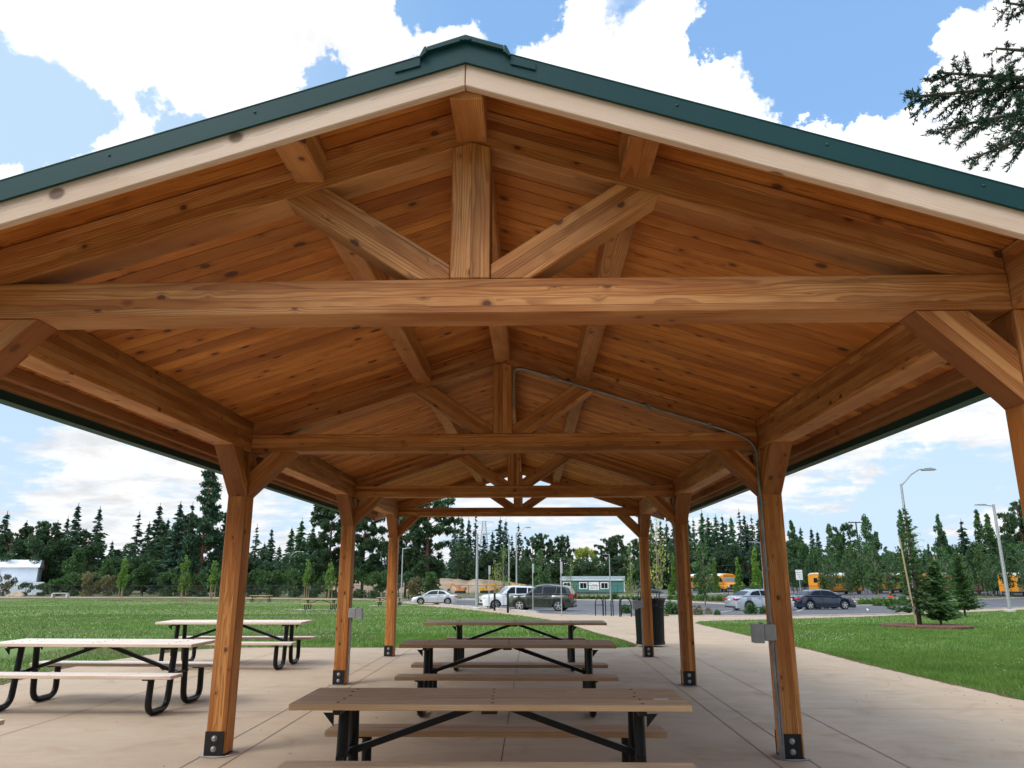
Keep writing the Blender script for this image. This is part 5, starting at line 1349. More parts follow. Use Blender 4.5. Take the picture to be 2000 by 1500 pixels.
('decd', 4, -45.26, 148.0, 7.88, 3.13, 'dark leafy tree between the two nearest left shelter posts, 4th from left', 'trees along the far edge of the park', False, None, 0),
('decd', 5, -40.43, 145.0, 7.94, 2.86, 'dark leafy tree between the two nearest left shelter posts, rightmost', 'trees along the far edge of the park', False, None, 0),
('decd', 5, -57.04, 150.0, 7.97, 2.75, 'dark leafy tree between the two nearest left shelter posts, leftmost', 'trees along the far edge of the park', False, None, 0),
('brush', 1, -46.57, 130.0, 3.95, 2.38, 'low scrubby bush along the fence between the left shelter posts, 2nd from left', 'bushes along the fence', False, None, 0),
('brush', 1, -42.82, 128.0, 3.75, 2.52, 'low scrubby bush along the fence between the left shelter posts, 3rd from left', 'bushes along the fence', False, None, 0),
('brush', 1, -38.77, 126.0, 3.89, 2.31, 'low scrubby bush along the fence between the left shelter posts, 4th from left', 'bushes along the fence', False, None, 0),
('brush', 1, -34.23, 122.0, 3.51, 2.23, 'low scrubby bush along the fence between the left shelter posts, 5th from left', 'bushes along the fence', False, None, 0),
('brush', 1, -30.86, 120.0, 3.64, 2.2, 'low scrubby bush along the fence between the left shelter posts, 6th from left', 'bushes along the fence', False, None, 0),
('brush', 1, -26.39, 118.0, 3.76, 2.33, 'low scrubby bush along the fence between the left shelter posts, 7th from left', 'bushes along the fence', False, None, 0),
('brush', 1, -23.21, 116.0, 3.43, 1.96, 'low scrubby bush along the fence between the left shelter posts, rightmost', 'bushes along the fence', False, None, 0),
('brush', 1, -50.07, 130.0, 3.79, 2.2, 'low scrubby bush along the fence between the left shelter posts, leftmost', 'bushes along the fence', False, None, 0),
('oak', 2, -32.01, 122.0, 15.62, 3.95, 'huge dark spreading tree just left of the third left shelter post', 'trees along the far edge of the park', False, None, 0),
('oak', 0, -26.21, 120.0, 14.33, 3.55, 'huge dark spreading tree between the third and fourth left shelter posts', 'trees along the far edge of the park', False, None, 0),
('oak', 2, -15.73, 118.0, 16.25, 4.82, 'largest dark spreading tree rising behind the tie beam right of the fourth left post', 'trees along the far edge of the park', False, None, 0),
('oak', 2, -20.08, 124.0, 13.05, 3.14, 'dark spreading tree hard against the right side of the farthest left post', 'trees along the far edge of the park', False, None, 0),
('decd', 2, -30.17, 130.0, 9.71, 2.75, 'dark leafy tree under the big dark trees left of centre, 2nd from left', 'trees along the far edge of the park', False, None, 0),
('decd', 3, -25.35, 130.0, 9.71, 2.56, 'dark leafy tree under the big dark trees left of centre, 3rd from left', 'trees along the far edge of the park', False, None, 0),
('decd', 5, -21.37, 125.0, 7.35, 2.29, 'dark leafy tree under the big dark trees left of centre, 4th from left', 'trees along the far edge of the park', False, None, 0),
('decd', 2, -15.95, 122.0, 7.61, 2.92, 'dark leafy tree under the big dark trees left of centre, rightmost', 'trees along the far edge of the park', False, None, 0),
('decd', 1, -31.47, 125.0, 7.78, 2.46, 'dark leafy tree under the big dark trees left of centre, leftmost', 'trees along the far edge of the park', False, None, 0),
('decd', 3, -16.82, 118.0, 6.28, 2.49, 'dark leafy tree under the big dark trees left of centre, 5th from left', 'trees along the far edge of the park', False, None, 0),
('dec', 3, -20.78, 110.0, 4.35, 2.01, 'green leafy tree under the big dark trees left of centre, leftmost', 'trees along the far edge of the park', False, None, 0),
('dec', 5, -16.92, 108.0, 4.03, 1.98, 'green leafy tree under the big dark trees left of centre, 2nd from left', 'trees along the far edge of the park', False, None, 0),
('dec', 1, -13.77, 106.0, 3.58, 2.09, 'green leafy tree under the big dark trees left of centre, rightmost', 'trees along the far edge of the park', False, None, 0),
('brush', 0, -15.52, 106.0, 2.89, 1.64, 'low scrubby bush beside the silver saloon, leftmost', 'bushes along the fence', False, None, 0),
('brush', 2, -13.53, 107.0, 2.76, 1.36, 'low scrubby bush beside the silver saloon, rightmost', 'bushes along the fence', False, None, 0),
('fir', 0, -21.51, 215.0, 18.78, 2.42, 'dark fir above the dirt bank in the centre, leftmost', 'trees along the far edge of the park', False, None, 0),
('fir', 5, -19.22, 212.0, 19.7, 2.69, 'dark fir above the dirt bank in the centre, 2nd from left', 'trees along the far edge of the park', False, None, 0),
('fir', 2, -17.61, 215.0, 19.48, 2.42, 'dark fir above the dirt bank in the centre, 3rd from left', 'trees along the far edge of the park', False, None, 0),
('fir', 3, -15.82, 218.0, 21.28, 2.46, 'dark fir above the dirt bank in the centre, 4th from left', 'trees along the far edge of the park', False, None, 0),
('fir', 0, -8.66, 215.0, 19.6, 3.03, 'dark fir above the dirt bank in the centre, 7th from left', 'trees along the far edge of the park', False, None, 0),
('fir', 4, -6.97, 212.0, 18.82, 2.69, 'dark fir above the dirt bank in the centre, 8th from left', 'trees along the far edge of the park', False, None, 0),
('fir', 3, -3.42, 212.0, 17.83, 2.69, 'dark fir above the dirt bank in the centre, 10th from left', 'trees along the far edge of the park', False, None, 0),
('fir', 2, -10.76, 214.0, 16.13, 2.41, 'dark fir above the dirt bank in the centre, 6th from left', 'trees along the far edge of the park', False, None, 0),
('fir', 3, -5.38, 216.0, 15.23, 2.43, 'dark fir above the dirt bank in the centre, 9th from left', 'trees along the far edge of the park', False, None, 0),
('fir', 4, -13.57, 220.0, 15.45, 2.48, 'dark fir above the dirt bank in the centre, 5th from left', 'trees along the far edge of the park', False, None, 0),
('fir', 0, -1.04, 212.0, 12.1, 2.39, 'dark fir above the dirt bank in the centre, rightmost', 'trees along the far edge of the park', False, None, 0),
('decd', 3, -19.75, 208.0, 12.54, 3.22, 'dark leafy tree above the dirt bank in the centre, leftmost', 'trees along the far edge of the park', False, None, 0),
('decd', 0, -15.57, 208.0, 11.71, 3.22, 'dark leafy tree above the dirt bank in the centre, 2nd from left', 'trees along the far edge of the park', False, None, 0),
('decd', 5, -11.46, 209.0, 10.38, 2.94, 'dark leafy tree above the dirt bank in the centre, 3rd from left', 'trees along the far edge of the park', False, None, 0),
('decd', 1, -7.25, 208.0, 11.15, 3.22, 'dark leafy tree above the dirt bank in the centre, 4th from left', 'trees along the far edge of the park', False, None, 0),
('decd', 4, -3.11, 209.0, 10.77, 2.94, 'dark leafy tree above the dirt bank in the centre, rightmost', 'trees along the far edge of the park', False, None, 0),
('oak', 1, 0.38, 205.0, 13.86, 2.89, 'dark spreading tree on the skyline behind the teal portable office, leftmost', 'trees along the far edge of the park', False, None, 0),
('oak', 0, 3.4, 206.0, 14.31, 2.9, 'dark spreading tree on the skyline behind the teal portable office, 2nd from left', 'trees along the far edge of the park', False, None, 0),
('oak', 1, 6.42, 206.0, 13.76, 2.61, 'dark spreading tree on the skyline behind the teal portable office, 3rd from left', 'trees along the far edge of the park', False, None, 0),
('oak', 3, 9.12, 205.0, 13.98, 2.89, 'dark spreading tree on the skyline behind the teal portable office, 4th from left', 'trees along the far edge of the park', False, None, 0),
('oak', 2, 19.65, 200.0, 12.7, 3.38, 'dark spreading tree on the skyline behind the teal portable office, 5th from left', 'trees along the far edge of the park', False, None, 0),
('oak', 4, 22.67, 202.0, 13.23, 3.13, 'dark spreading tree on the skyline behind the teal portable office, 6th from left', 'trees along the far edge of the park', False, None, 0),
('oak', 2, 26.39, 200.0, 11.8, 3.1, 'dark spreading tree on the skyline behind the teal portable office, rightmost', 'trees along the far edge of the park', False, None, 0),
('sunny', 4, 13.82, 230.0, 12.06, 2.59, 'bright yellow green tree on the skyline behind the teal portable office, leftmost', 'trees along the far edge of the park', False, None, 0),
('sunny', 2, 16.1, 232.0, 12.33, 2.29, 'bright yellow green tree on the skyline behind the teal portable office, 2nd from left', 'trees along the far edge of the park', False, None, 0),
('sunny', 3, 18.77, 231.0, 11.39, 2.6, 'bright yellow green tree on the skyline behind the teal portable office, rightmost', 'trees along the far edge of the park', False, None, 0),
('fir', 0, 14.91, 205.0, 10.11, 1.73, 'dark fir on the skyline behind the teal portable office', 'trees along the far edge of the park', False, None, 0),
('decd', 4, -0.94, 195.0, 8.63, 3.02, 'dark leafy tree low behind the teal portable office, leftmost', 'trees along the far edge of the park', False, None, 0),
('decd', 5, 1.65, 195.0, 9.01, 3.3, 'dark leafy tree low behind the teal portable office, 2nd from left', 'trees along the far edge of the park', False, None, 0),
('decd', 2, 4.89, 195.0, 9.39, 3.3, 'dark leafy tree low behind the teal portable office, 3rd from left', 'trees along the far edge of the park', False, None, 0),
('decd', 2, 8.12, 195.0, 8.88, 3.02, 'dark leafy tree low behind the teal portable office, 4th from left', 'trees along the far edge of the park', False, None, 0),
('decd', 0, 11.16, 192.0, 8.01, 3.24, 'dark leafy tree low behind the teal portable office, 5th from left', 'trees along the far edge of the park', False, None, 0),
('decd', 3, 14.18, 190.0, 7.39, 3.21, 'dark leafy tree low behind the teal portable office, 6th from left', 'trees along the far edge of the park', False, None, 0),
('decd', 0, 17.34, 190.0, 7.99, 3.21, 'dark leafy tree low behind the teal portable office, 7th from left', 'trees along the far edge of the park', False, None, 0),
('decd', 1, 20.27, 188.0, 8.24, 3.44, 'dark leafy tree low behind the teal portable office, 8th from left', 'trees along the far edge of the park', False, None, 0),
('decd', 2, 23.5, 186.0, 8.21, 3.14, 'dark leafy tree low behind the teal portable office, 9th from left', 'trees along the far edge of the park', False, None, 0),
('decd', 4, 25.94, 180.0, 7.4, 2.79, 'dark leafy tree low behind the teal portable office, 10th from left', 'trees along the far edge of the park', False, None, 0),
('decd', 4, 27.87, 170.0, 6.79, 2.87, 'dark leafy tree low behind the teal portable office, rightmost', 'trees along the far edge of the park', False, None, 0),
('fir', 2, 26.69, 178.07, 14.03, 2.26, 'dark fir in the fir row beyond the bus yard, leftmost', 'fir row beyond the bus yard', False, None, 0),
('fir', 2, 28.91, 183.63, 16.18, 2.33, 'dark fir in the fir row beyond the bus yard, 2nd from left', 'fir row beyond the bus yard', False, None, 0),
('fir', 0, 30.53, 180.29, 15.48, 2.29, 'dark fir in the fir row beyond the bus yard, 3rd from left', 'fir row beyond the bus yard', False, None, 0),
('fir', 2, 32.97, 186.1, 15.14, 2.36, 'dark fir in the fir row beyond the bus yard, 4th from left', 'fir row beyond the bus yard', False, None, 0),
('fir', 0, 33.13, 178.26, 14.85, 2.26, 'dark fir in the fir row beyond the bus yard, 5th from left', 'fir row beyond the bus yard', False, None, 0),
('firl', 3, 35.75, 184.41, 15.65, 2.34, 'mid green fir in the fir row beyond the bus yard, leftmost', 'fir row beyond the bus yard', False, None, 0),
('firl', 2, 38.24, 186.37, 16.09, 2.36, 'mid green fir in the fir row beyond the bus yard, 3rd from left', 'fir row beyond the bus yard', False, None, 0),
('fir', 3, 38.75, 182.38, 15.68, 2.18, 'dark fir in the fir row beyond the bus yard, 6th from left', 'fir row beyond the bus yard', False, None, 0),
('firl', 5, 42.5, 189.71, 17.94, 2.54, 'mid green fir in the fir row beyond the bus yard, 4th from left', 'fir row beyond the bus yard', False, None, 0),
('firl', 1, 42.4, 182.91, 16.31, 2.32, 'mid green fir in the fir row beyond the bus yard, 5th from left', 'fir row beyond the bus yard', False, None, 0),
('firl', 1, 45.02, 186.24, 16.67, 2.36, 'mid green fir in the fir row beyond the bus yard, 6th from left', 'fir row beyond the bus yard', False, None, 0),
('fir', 0, 46.81, 187.03, 16.72, 2.37, 'dark fir in the fir row beyond the bus yard, 8th from left', 'fir row beyond the bus yard', False, None, 0),
('firl', 0, 47.39, 181.22, 15.93, 2.3, 'mid green fir in the fir row beyond the bus yard, 7th from left', 'fir row beyond the bus yard', False, None, 0),
('fir', 3, 49.09, 180.13, 17.52, 2.41, 'dark fir in the fir row beyond the bus yard, 10th from left', 'fir row beyond the bus yard', False, None, 0),
('fir', 1, 51.49, 184.69, 16.78, 2.34, 'dark fir in the fir row beyond the bus yard, 11th from left', 'fir row beyond the bus yard', False, None, 0),
('fir', 3, 52.51, 182.35, 16.24, 2.18, 'dark fir in the fir row beyond the bus yard, 12th from left', 'fir row beyond the bus yard', False, None, 0),
('fir', 2, 53.48, 180.45, 15.5, 2.29, 'dark fir in the fir row beyond the bus yard, rightmost', 'fir row beyond the bus yard', False, None, 0),
('firl', 1, 55.37, 181.65, 15.34, 2.3, 'mid green fir in the fir row beyond the bus yard, rightmost', 'fir row beyond the bus yard', False, None, 0),
('firl', 4, 37.52, 187.51, 14.08, 2.38, 'mid green fir in the fir row beyond the bus yard, 2nd from left', 'fir row beyond the bus yard', False, None, 0),
('fir', 3, 43.6, 184.78, 14.61, 2.34, 'dark fir in the fir row beyond the bus yard, 7th from left', 'fir row beyond the bus yard', False, None, 0),
('fir', 3, 45.56, 178.52, 14.44, 2.26, 'dark fir in the fir row beyond the bus yard, 9th from left', 'fir row beyond the bus yard', False, None, 0),
('firl', 4, 52.74, 186.95, 14.73, 2.37, 'mid green fir in the fir row beyond the bus yard, 8th from left', 'fir row beyond the bus yard', False, None, 0),
('decd', 2, 26.37, 172.0, 10.28, 3.15, 'dark leafy tree below the fir row beyond the bus yard, leftmost', 'trees along the far edge of the park', False, None, 0),
('decd', 0, 30.0, 172.0, 9.84, 3.15, 'dark leafy tree below the fir row beyond the bus yard, 2nd from left', 'trees along the far edge of the park', False, None, 0),
('decd', 2, 33.98, 172.0, 10.11, 3.39, 'dark leafy tree below the fir row beyond the bus yard, 3rd from left', 'trees along the far edge of the park', False, None, 0),
('decd', 5, 37.36, 172.0, 9.56, 3.39, 'dark leafy tree below the fir row beyond the bus yard, 4th from left', 'trees along the far edge of the park', False, None, 0),
('decd', 4, 41.31, 172.0, 9.3, 3.39, 'dark leafy tree below the fir row beyond the bus yard, 5th from left', 'trees along the far edge of the park', False, None, 0),
('decd', 5, 44.71, 172.0, 9.52, 3.39, 'dark leafy tree below the fir row beyond the bus yard, 6th from left', 'trees along the far edge of the park', False, None, 0),
('decd', 0, 48.09, 172.0, 9.29, 3.15, 'dark leafy tree below the fir row beyond the bus yard, 7th from left', 'trees along the far edge of the park', False, None, 0),
('decd', 2, 51.48, 172.0, 9.51, 3.15, 'dark leafy tree below the fir row beyond the bus yard, 8th from left', 'trees along the far edge of the park', False, None, 0),
('decd', 2, 54.88, 172.0, 9.73, 2.91, 'dark leafy tree below the fir row beyond the bus yard, rightmost', 'trees along the far edge of the park', False, None, 0),
('street', 0, 16.57, 74.0, 5.65, 1.56, 'dense street tree on the lot island, half hiding the leftmost school bus', 'street trees', False, None, 0),
('arb', 4, 30.77, 130.0, 5.71, 1.1, 'narrow bright cypress left of the front facing school bus', 'cypress shrubs', False, None, 0),
('arb', 5, 34.07, 128.0, 5.58, 1.17, 'narrow bright cypress right of the front facing school bus', 'cypress shrubs', False, None, 0),
('arb', 5, 36.43, 126.0, 6.96, 1.51, 'tallest narrow bright cypress beside the near right shelter post', 'cypress shrubs', False, None, 0),
('arb', 2, 23.52, 128.0, 6.55, 1.08, 'narrow dark cypress between the two right far posts', 'cypress shrubs', False, None, 0),
('feather', 0, 8.12, 62.0, 4.85, 0.96, 'airy young tree left of the farthest right shelter post', 'airy young trees by the lot', False, None, 0),
('feather', 1, 9.67, 58.0, 6.66, 1.06, 'airy yellow green young tree between the two farthest right posts', 'airy young trees by the lot', False, None, 0),
('feather', 0, -2.42, 72.0, 5.75, 1.22, 'airy young tree behind the white car', 'airy young trees by the lot', False, None, 0),
('feather', 0, 4.29, 80.0, 4.73, 0.68, 'thin young tree left of the teal portable office', 'airy young trees by the lot', False, None, 0),
('feather', 1, -3.33, 76.0, 4.26, 0.86, 'sparse yellowish sapling behind the white car bonnet', 'airy young trees by the lot', False, None, 0),
('street', 0, 1.05, 70.0, 4.88, 1.23, 'leafy green young tree behind the dark green car', 'street trees', False, None, 0),
('poplar', 3, 50.89, 150.0, 12.97, 2.11, 'tall narrow poplar right of the near right shelter post, leftmost', 'trees along the far edge of the park', False, None, 0),
('fir', 2, 56.08, 160.0, 12.37, 1.58, 'dark fir right of the near right shelter post, leftmost', 'trees along the far edge of the park', False, None, 0),
('fir', 5, 60.07, 165.0, 12.23, 1.63, 'dark fir right of the near right shelter post, 2nd from left', 'trees along the far edge of the park', False, None, 0),
('fir', 5, 59.47, 160.0, 11.32, 1.58, 'dark fir right of the near right shelter post, 3rd from left', 'trees along the far edge of the park', False, None, 0),
('dec', 2, 48.29, 145.0, 10.07, 2.04, 'green leafy tree right of the near right shelter post, leftmost', 'trees along the far edge of the park', False, None, 0),
('poplar', 2, 54.18, 140.0, 11.54, 1.97, 'tall narrow poplar right of the near right shelter post, 2nd from left', 'trees along the far edge of the park', False, None, 0),
('oak', 5, 60.87, 150.0, 12.06, 2.54, 'dark spreading tree right of the near right shelter post, leftmost', 'trees along the far edge of the park', False, None, 0),
('dec', 1, 59.73, 150.0, 9.81, 2.32, 'green leafy tree right of the near right shelter post, 5th from left', 'trees along the far edge of the park', False, None, 0),
('poplar', 4, 52.15, 120.0, 11.56, 2.2, 'tall narrow poplar right of the near right shelter post, 3rd from left', 'trees along the far edge of the park', False, None, 0),
('poplar', 0, 55.75, 125.0, 9.46, 1.94, 'tall narrow poplar right of the near right shelter post, 4th from left', 'trees along the far edge of the park', False, None, 0),
('dec', 3, 52.49, 140.0, 8.27, 2.37, 'green leafy tree right of the near right shelter post, 4th from left', 'trees along the far edge of the park', False, None, 0),
('dec', 4, 49.75, 140.0, 8.27, 2.37, 'green leafy tree right of the near right shelter post, 3rd from left', 'trees along the far edge of the park', False, None, 0),
('dec', 2, 57.39, 138.0, 7.91, 2.33, 'green leafy tree right of the near right shelter post, 7th from left', 'trees along the far edge of the park', False, None, 0),
('poplar', 2, 57.7, 120.0, 12.33, 1.69, 'tall narrow poplar right of the near right shelter post, 5th from left', 'trees along the far edge of the park', False, None, 0),
('poplar', 5, 60.71, 124.0, 10.21, 1.4, 'tall narrow poplar right of the near right shelter post, 6th from left', 'trees along the far edge of the park', False, None, 0),
('firl', 2, 63.23, 135.0, 6.31, 1.33, 'mid green fir right of the near right shelter post, leftmost', 'trees along the far edge of the park', False, None, 0),
('poplar', 3, 66.01, 125.0, 12.21, 1.32, 'tall narrow poplar right of the near right shelter post, 7th from left', 'trees along the far edge of the park', False, None, 0),
('poplar', 2, 68.24, 128.0, 9.59, 1.62, 'tall narrow poplar right of the near right shelter post, 8th from left', 'trees along the far edge of the park', False, None, 0),
('fir', 4, 75.3, 135.0, 11.97, 2.09, 'dark fir right of the near right shelter post, rightmost', 'trees along the far edge of the park', False, None, 0),
('decd', 5, 73.15, 135.0, 7.77, 1.9, 'dark leafy tree right of the near right shelter post, 2nd from left', 'trees along the far edge of the park', False, None, 0),
('poplar', 5, 63.67, 110.0, 11.52, 1.7, 'tall narrow poplar right of the near right shelter post, 9th from left', 'trees along the far edge of the park', False, None, 0),
('poplar', 2, 66.22, 112.0, 11.08, 1.89, 'tall narrow poplar right of the near right shelter post, rightmost', 'trees along the far edge of the park', False, None, 0),
('decd', 2, 70.11, 115.0, 11.6, 2.75, 'dark leafy tree right of the near right shelter post, rightmost', 'trees along the far edge of the park', False, None, 0),
('oak', 2, 74.54, 118.0, 13.29, 2.83, 'dark spreading tree right of the near right shelter post, 2nd from left', 'trees along the far edge of the park', False, None, 0),
('oak', 5, 77.36, 118.0, 12.5, 2.83, 'dark spreading tree right of the near right shelter post, rightmost', 'trees along the far edge of the park', False, None, 0),
('dec', 2, 63.59, 112.0, 8.03, 1.89, 'green leafy tree right of the near right shelter post, 9th from left', 'trees along the far edge of the park', False, None, 0),
('dec', 5, 66.89, 112.0, 8.38, 2.05, 'green leafy tree right of the near right shelter post, 10th from left', 'trees along the far edge of the park', False, None, 0),
('dec', 3, 69.74, 112.0, 8.01, 2.21, 'green leafy tree right of the near right shelter post, rightmost', 'trees along the far edge of the park', False, None, 0),
('firl', 2, 70.52, 140.0, 6.16, 1.38, 'mid green fir right of the near right shelter post, rightmost', 'trees along the far edge of the park', False, None, 0),
('fir', 1, 76.71, 150.0, 8.61, 1.06, 'dark fir right of the near right shelter post, 4th from left', 'trees along the far edge of the park', False, None, 0),
('dec', 5, 59.94, 130.0, 4.86, 1.83, 'green leafy tree right of the near right shelter post, 8th from left', 'trees along the far edge of the park', False, None, 0),
('dec', 3, 51.56, 130.0, 5.53, 2.38, 'green leafy tree right of the near right shelter post, 6th from left', 'trees along the far edge of the park', False, None, 0),
('decd', 2, 48.05, 132.0, 5.41, 2.04, 'dark leafy tree right of the near right shelter post, leftmost', 'trees along the far edge of the park', False, None, 0),
('dec', 2, 41.88, 125.0, 5.85, 1.76, 'green leafy tree right of the near right shelter post, 2nd from left', 'trees along the far edge of the park', False, None, 0),
('street', 4, 36.52, 98.0, 5.03, 1.1, 'street tree in front of the right hand school buses, leftmost', 'street trees', False, None, 0),
('street', 1, 36.85, 96.0, 5.97, 1.49, 'street tree in front of the right hand school buses, 2nd from left', 'street trees', False, None, 0),
('street', 4, 40.32, 98.0, 6.4, 1.52, 'street tree in front of the right hand school buses, 3rd from left', 'street trees', False, None, 0),
('street', 1, 41.26, 97.0, 7.5, 1.64, 'street tree in front of the right hand school buses, 4th from left', 'street trees', False, None, 0),
('street', 1, 44.46, 97.0, 5.61, 1.37, 'street tree in front of the right hand school buses, 5th from left', 'street trees', False, None, 0),
('street', 2, 46.44, 97.0, 5.17, 1.23, 'street tree in front of the right hand school buses, 6th from left', 'street trees', False, None, 0),
('street', 3, 47.98, 97.0, 4.86, 1.23, 'street tree in front of the right hand school buses, 7th from left', 'street trees', False, None, 0),
('street', 2, 50.91, 99.0, 5.21, 1.39, 'street tree in front of the right hand school buses, 8th from left', 'street trees', False, None, 0),
('street', 5, 54.56, 100.0, 5.68, 1.41, 'street tree in front of the right hand school buses, 9th from left', 'street trees', False, None, 0),
('street', 0, 57.65, 100.0, 6.19, 1.55, 'street tree in front of the right hand school buses, 10th from left', 'street trees', False, None, 0),
('street', 5, 59.89, 99.0, 6.79, 1.67, 'street tree in front of the right hand school buses, 11th from left', 'street trees', False, None, 0),
('street', 5, 61.89, 99.0, 6.4, 1.53, 'street tree in front of the right hand school buses, rightmost', 'street trees', False, None, 0),
('street', 1, 35.77, 88.0, 5.15, 1.24, 'street tree with pale trunk right of the navy car, leftmost of the row', 'street trees', False, None, 0),
('street', 0, 36.23, 82.0, 5.73, 1.5, 'street tree with pale trunk left of the fire hydrant', 'street trees', False, None, 0),
('street', 1, 49.08, 92.0, 5.93, 1.55, 'street tree with grey trunk between the two small firs', 'street trees', False, None, 0),
('street', 0, 52.55, 95.0, 5.12, 1.2, 'street tree with pale trunk behind the farther small fir', 'street trees', False, None, 0),
('street', 1, 56.19, 96.0, 5.13, 1.49, 'street tree just left of the right edge lamp post', 'street trees', False, None, 0)]: plant(*T)

# filler wood far behind everything
rngf = np.random.default_rng(9)
P = []; D = []
for k in range(520):
    x = rngf.uniform(-300, 330); y = rngf.uniform(215, 262) if x < 60 else rngf.uniform(195, 240); r_ = rngf.uniform(2.5, 5)
    hgt = rngf.uniform(5, 8.5) if -40 < x < 40 else rngf.uniform(6, 11)
    n = 150; q = rngf.normal(size=(n, 3)); q /= np.linalg.norm(q, axis=1, keepdims=True)
    P.append(np.array([x, y, G(x, y) + hgt * .45]) + q * np.array([r_, r_, hgt * .55]) * rngf.uniform(.4, 1, (n, 1))); D.append(q + rngf.normal(0, .5, (n, 3)))
P = np.concatenate(P); D = np.concatenate(D); n = len(P)
v = leafquads(P, D, rngf.uniform(.5, 1.1, n), rngf.uniform(.3, .6, n), rngf)
tag(link(bpy.data.objects.new('distant_wood', mesh_np('distant_wood', v, np.arange(len(v)).reshape(-1, 4), LF['decdark']))), 'dark mass of distant woodland filling the gaps behind the tree line', 'woodland', kind='stuff')

P = []; D = []  # unseen tree mass added behind the camera to cut light into the shelter
for k in range(80):
    a = rngf.uniform(R(188), R(352)); dd = rngf.uniform(24, 36); x = dd * math.cos(a) * 1.3; y = dd * math.sin(a) - 2
    hgt = rngf.uniform(7, 12); r_ = rngf.uniform(2.5, 4); n = 380
    q = rngf.normal(size=(n, 3)); q /= np.linalg.norm(q, axis=1, keepdims=True)
    P.append(np.array([x, y, hgt * .5]) + q * np.array([r_, r_, hgt * .52]) * rngf.uniform(.3, 1, (n, 1))); D.append(q + rngf.normal(0, .5, (n, 3)))
P = np.concatenate(P); D = np.concatenate(D); n = len(P)
v = leafquads(P, D, rngf.uniform(.5, 1.0, n), rngf.uniform(.3, .55, n), rngf)
tag(link(bpy.data.objects.new('woodland_edge', mesh_np('woodland_edge', v, np.arange(len(v)).reshape(-1, 4), LF['decdark']))), 'unseen mass of dark leaves added behind the viewer to shade the shelter', 'woodland', kind='stuff')

# near conifers in the mulch ring on the right lawn
def near_conifer(name, x, y, h, r, seed, label, lev=38, nb=14, pw=.9):
    cr, tr, H, Rr = gen_fir(seed, h=h, r=r, lev=lev, nb=nb, cl=14, droop=-.1, leaf='near', bare=.11, gap=.1, size=.25, irr=.4, pw=pw)
    t = empty(name, (x, y, G(x, y)), 0, label, 'fir tree', 'small firs planted on the right lawn')
    link(bpy.data.objects.new('trunk', tr), t); link(bpy.data.objects.new('crown', cr), t)
    return t
near_conifer('fir_tree', 14.62, 29.5, 4.3, 1.2, 101, 'tallest small fir in the mulch ring on the right lawn', pw=1.5, lev=32, nb=11)
near_conifer('fir_tree', 15.35, 29.4, 2.3, .72, 102, 'short fir on the right side of the mulch ring')
near_conifer('fir_tree', 22.75, 41.3, 3.2, .78, 103, 'dark bushy fir right of the mulch ring beside the lamp post')
for (x, y, h, lab) in ((14.25, 29.0, 3.2, 'tall thin wooden stake leaning in the mulch ring'), (21.3, 40.4, 3.0, 'thin wooden stake left of the farther small fir')):
    o = MB().bar((0, 0, 0), (-.22, 0, h), .042, .042).build('tree_stake', W['stake'], None, loc=(x, y, G(x, y))); tag(o, lab, 'stake')
ring_ = [(14.6 + 1.38 * math.cos(a) * (1 + .06 * math.sin(5 * a)), 29.1 + 2.0 * math.sin(a) * (1 + .06 * math.cos(4 * a))) for a in [2 * PI * k / 26 for k in range(26)]]
sheet('mulch_ring', ring_, .05, M['mulch'], skirt=.12)
for (x, y) in [(-54.25, 101.82), (-37.5, 83.15), (-40.75, 98.68), (-31.54, 108.86), (-27.33, 105.27)]:
    sheet('mulch_ring', [(x + 1.5 * math.cos(a), y + 1.5 * math.sin(a)) for a in [2 * PI * k / 18 for k in range(18)]], .0, M['mulch'])

# hedges and low shrubs
def shrub_mesh(seed, leaf, h=.7, r=.55, n=700, size=.05):
    rng = np.random.default_rng(seed); q = rng.normal(size=(n, 3)); q /= np.linalg.norm(q, axis=1, keepdims=True); q[:, 2] = np.abs(q[:, 2]) * 1.0
    bump_ = 1 + .18 * np.sin(q[:, :1] * 6 + seed) * np.cos(q[:, 1:2] * 5)
    P = q * np.array([r, r, h]) * rng.uniform(.45, 1.05, (n, 1)) * bump_ + np.array([0, 0, .05])
    v = leafquads(P, q + rng.normal(0, .6, (n, 3)), size * rng.uniform(.7, 1.5, n), size * .6 * rng.uniform(.7, 1.3, n), rng)
    return mesh_np('foliage', v, np.arange(len(v)).reshape(-1, 4), LF[leaf])
SM = [shrub_mesh(1, 'hedge', size=.085), shrub_mesh(2, 'hedge', r=.6, size=.085), shrub_mesh(3, 'dec', h=.8, size=.085), shrub_mesh(4, 'brush', h=.5, r=.35, n=220, size=.06)]
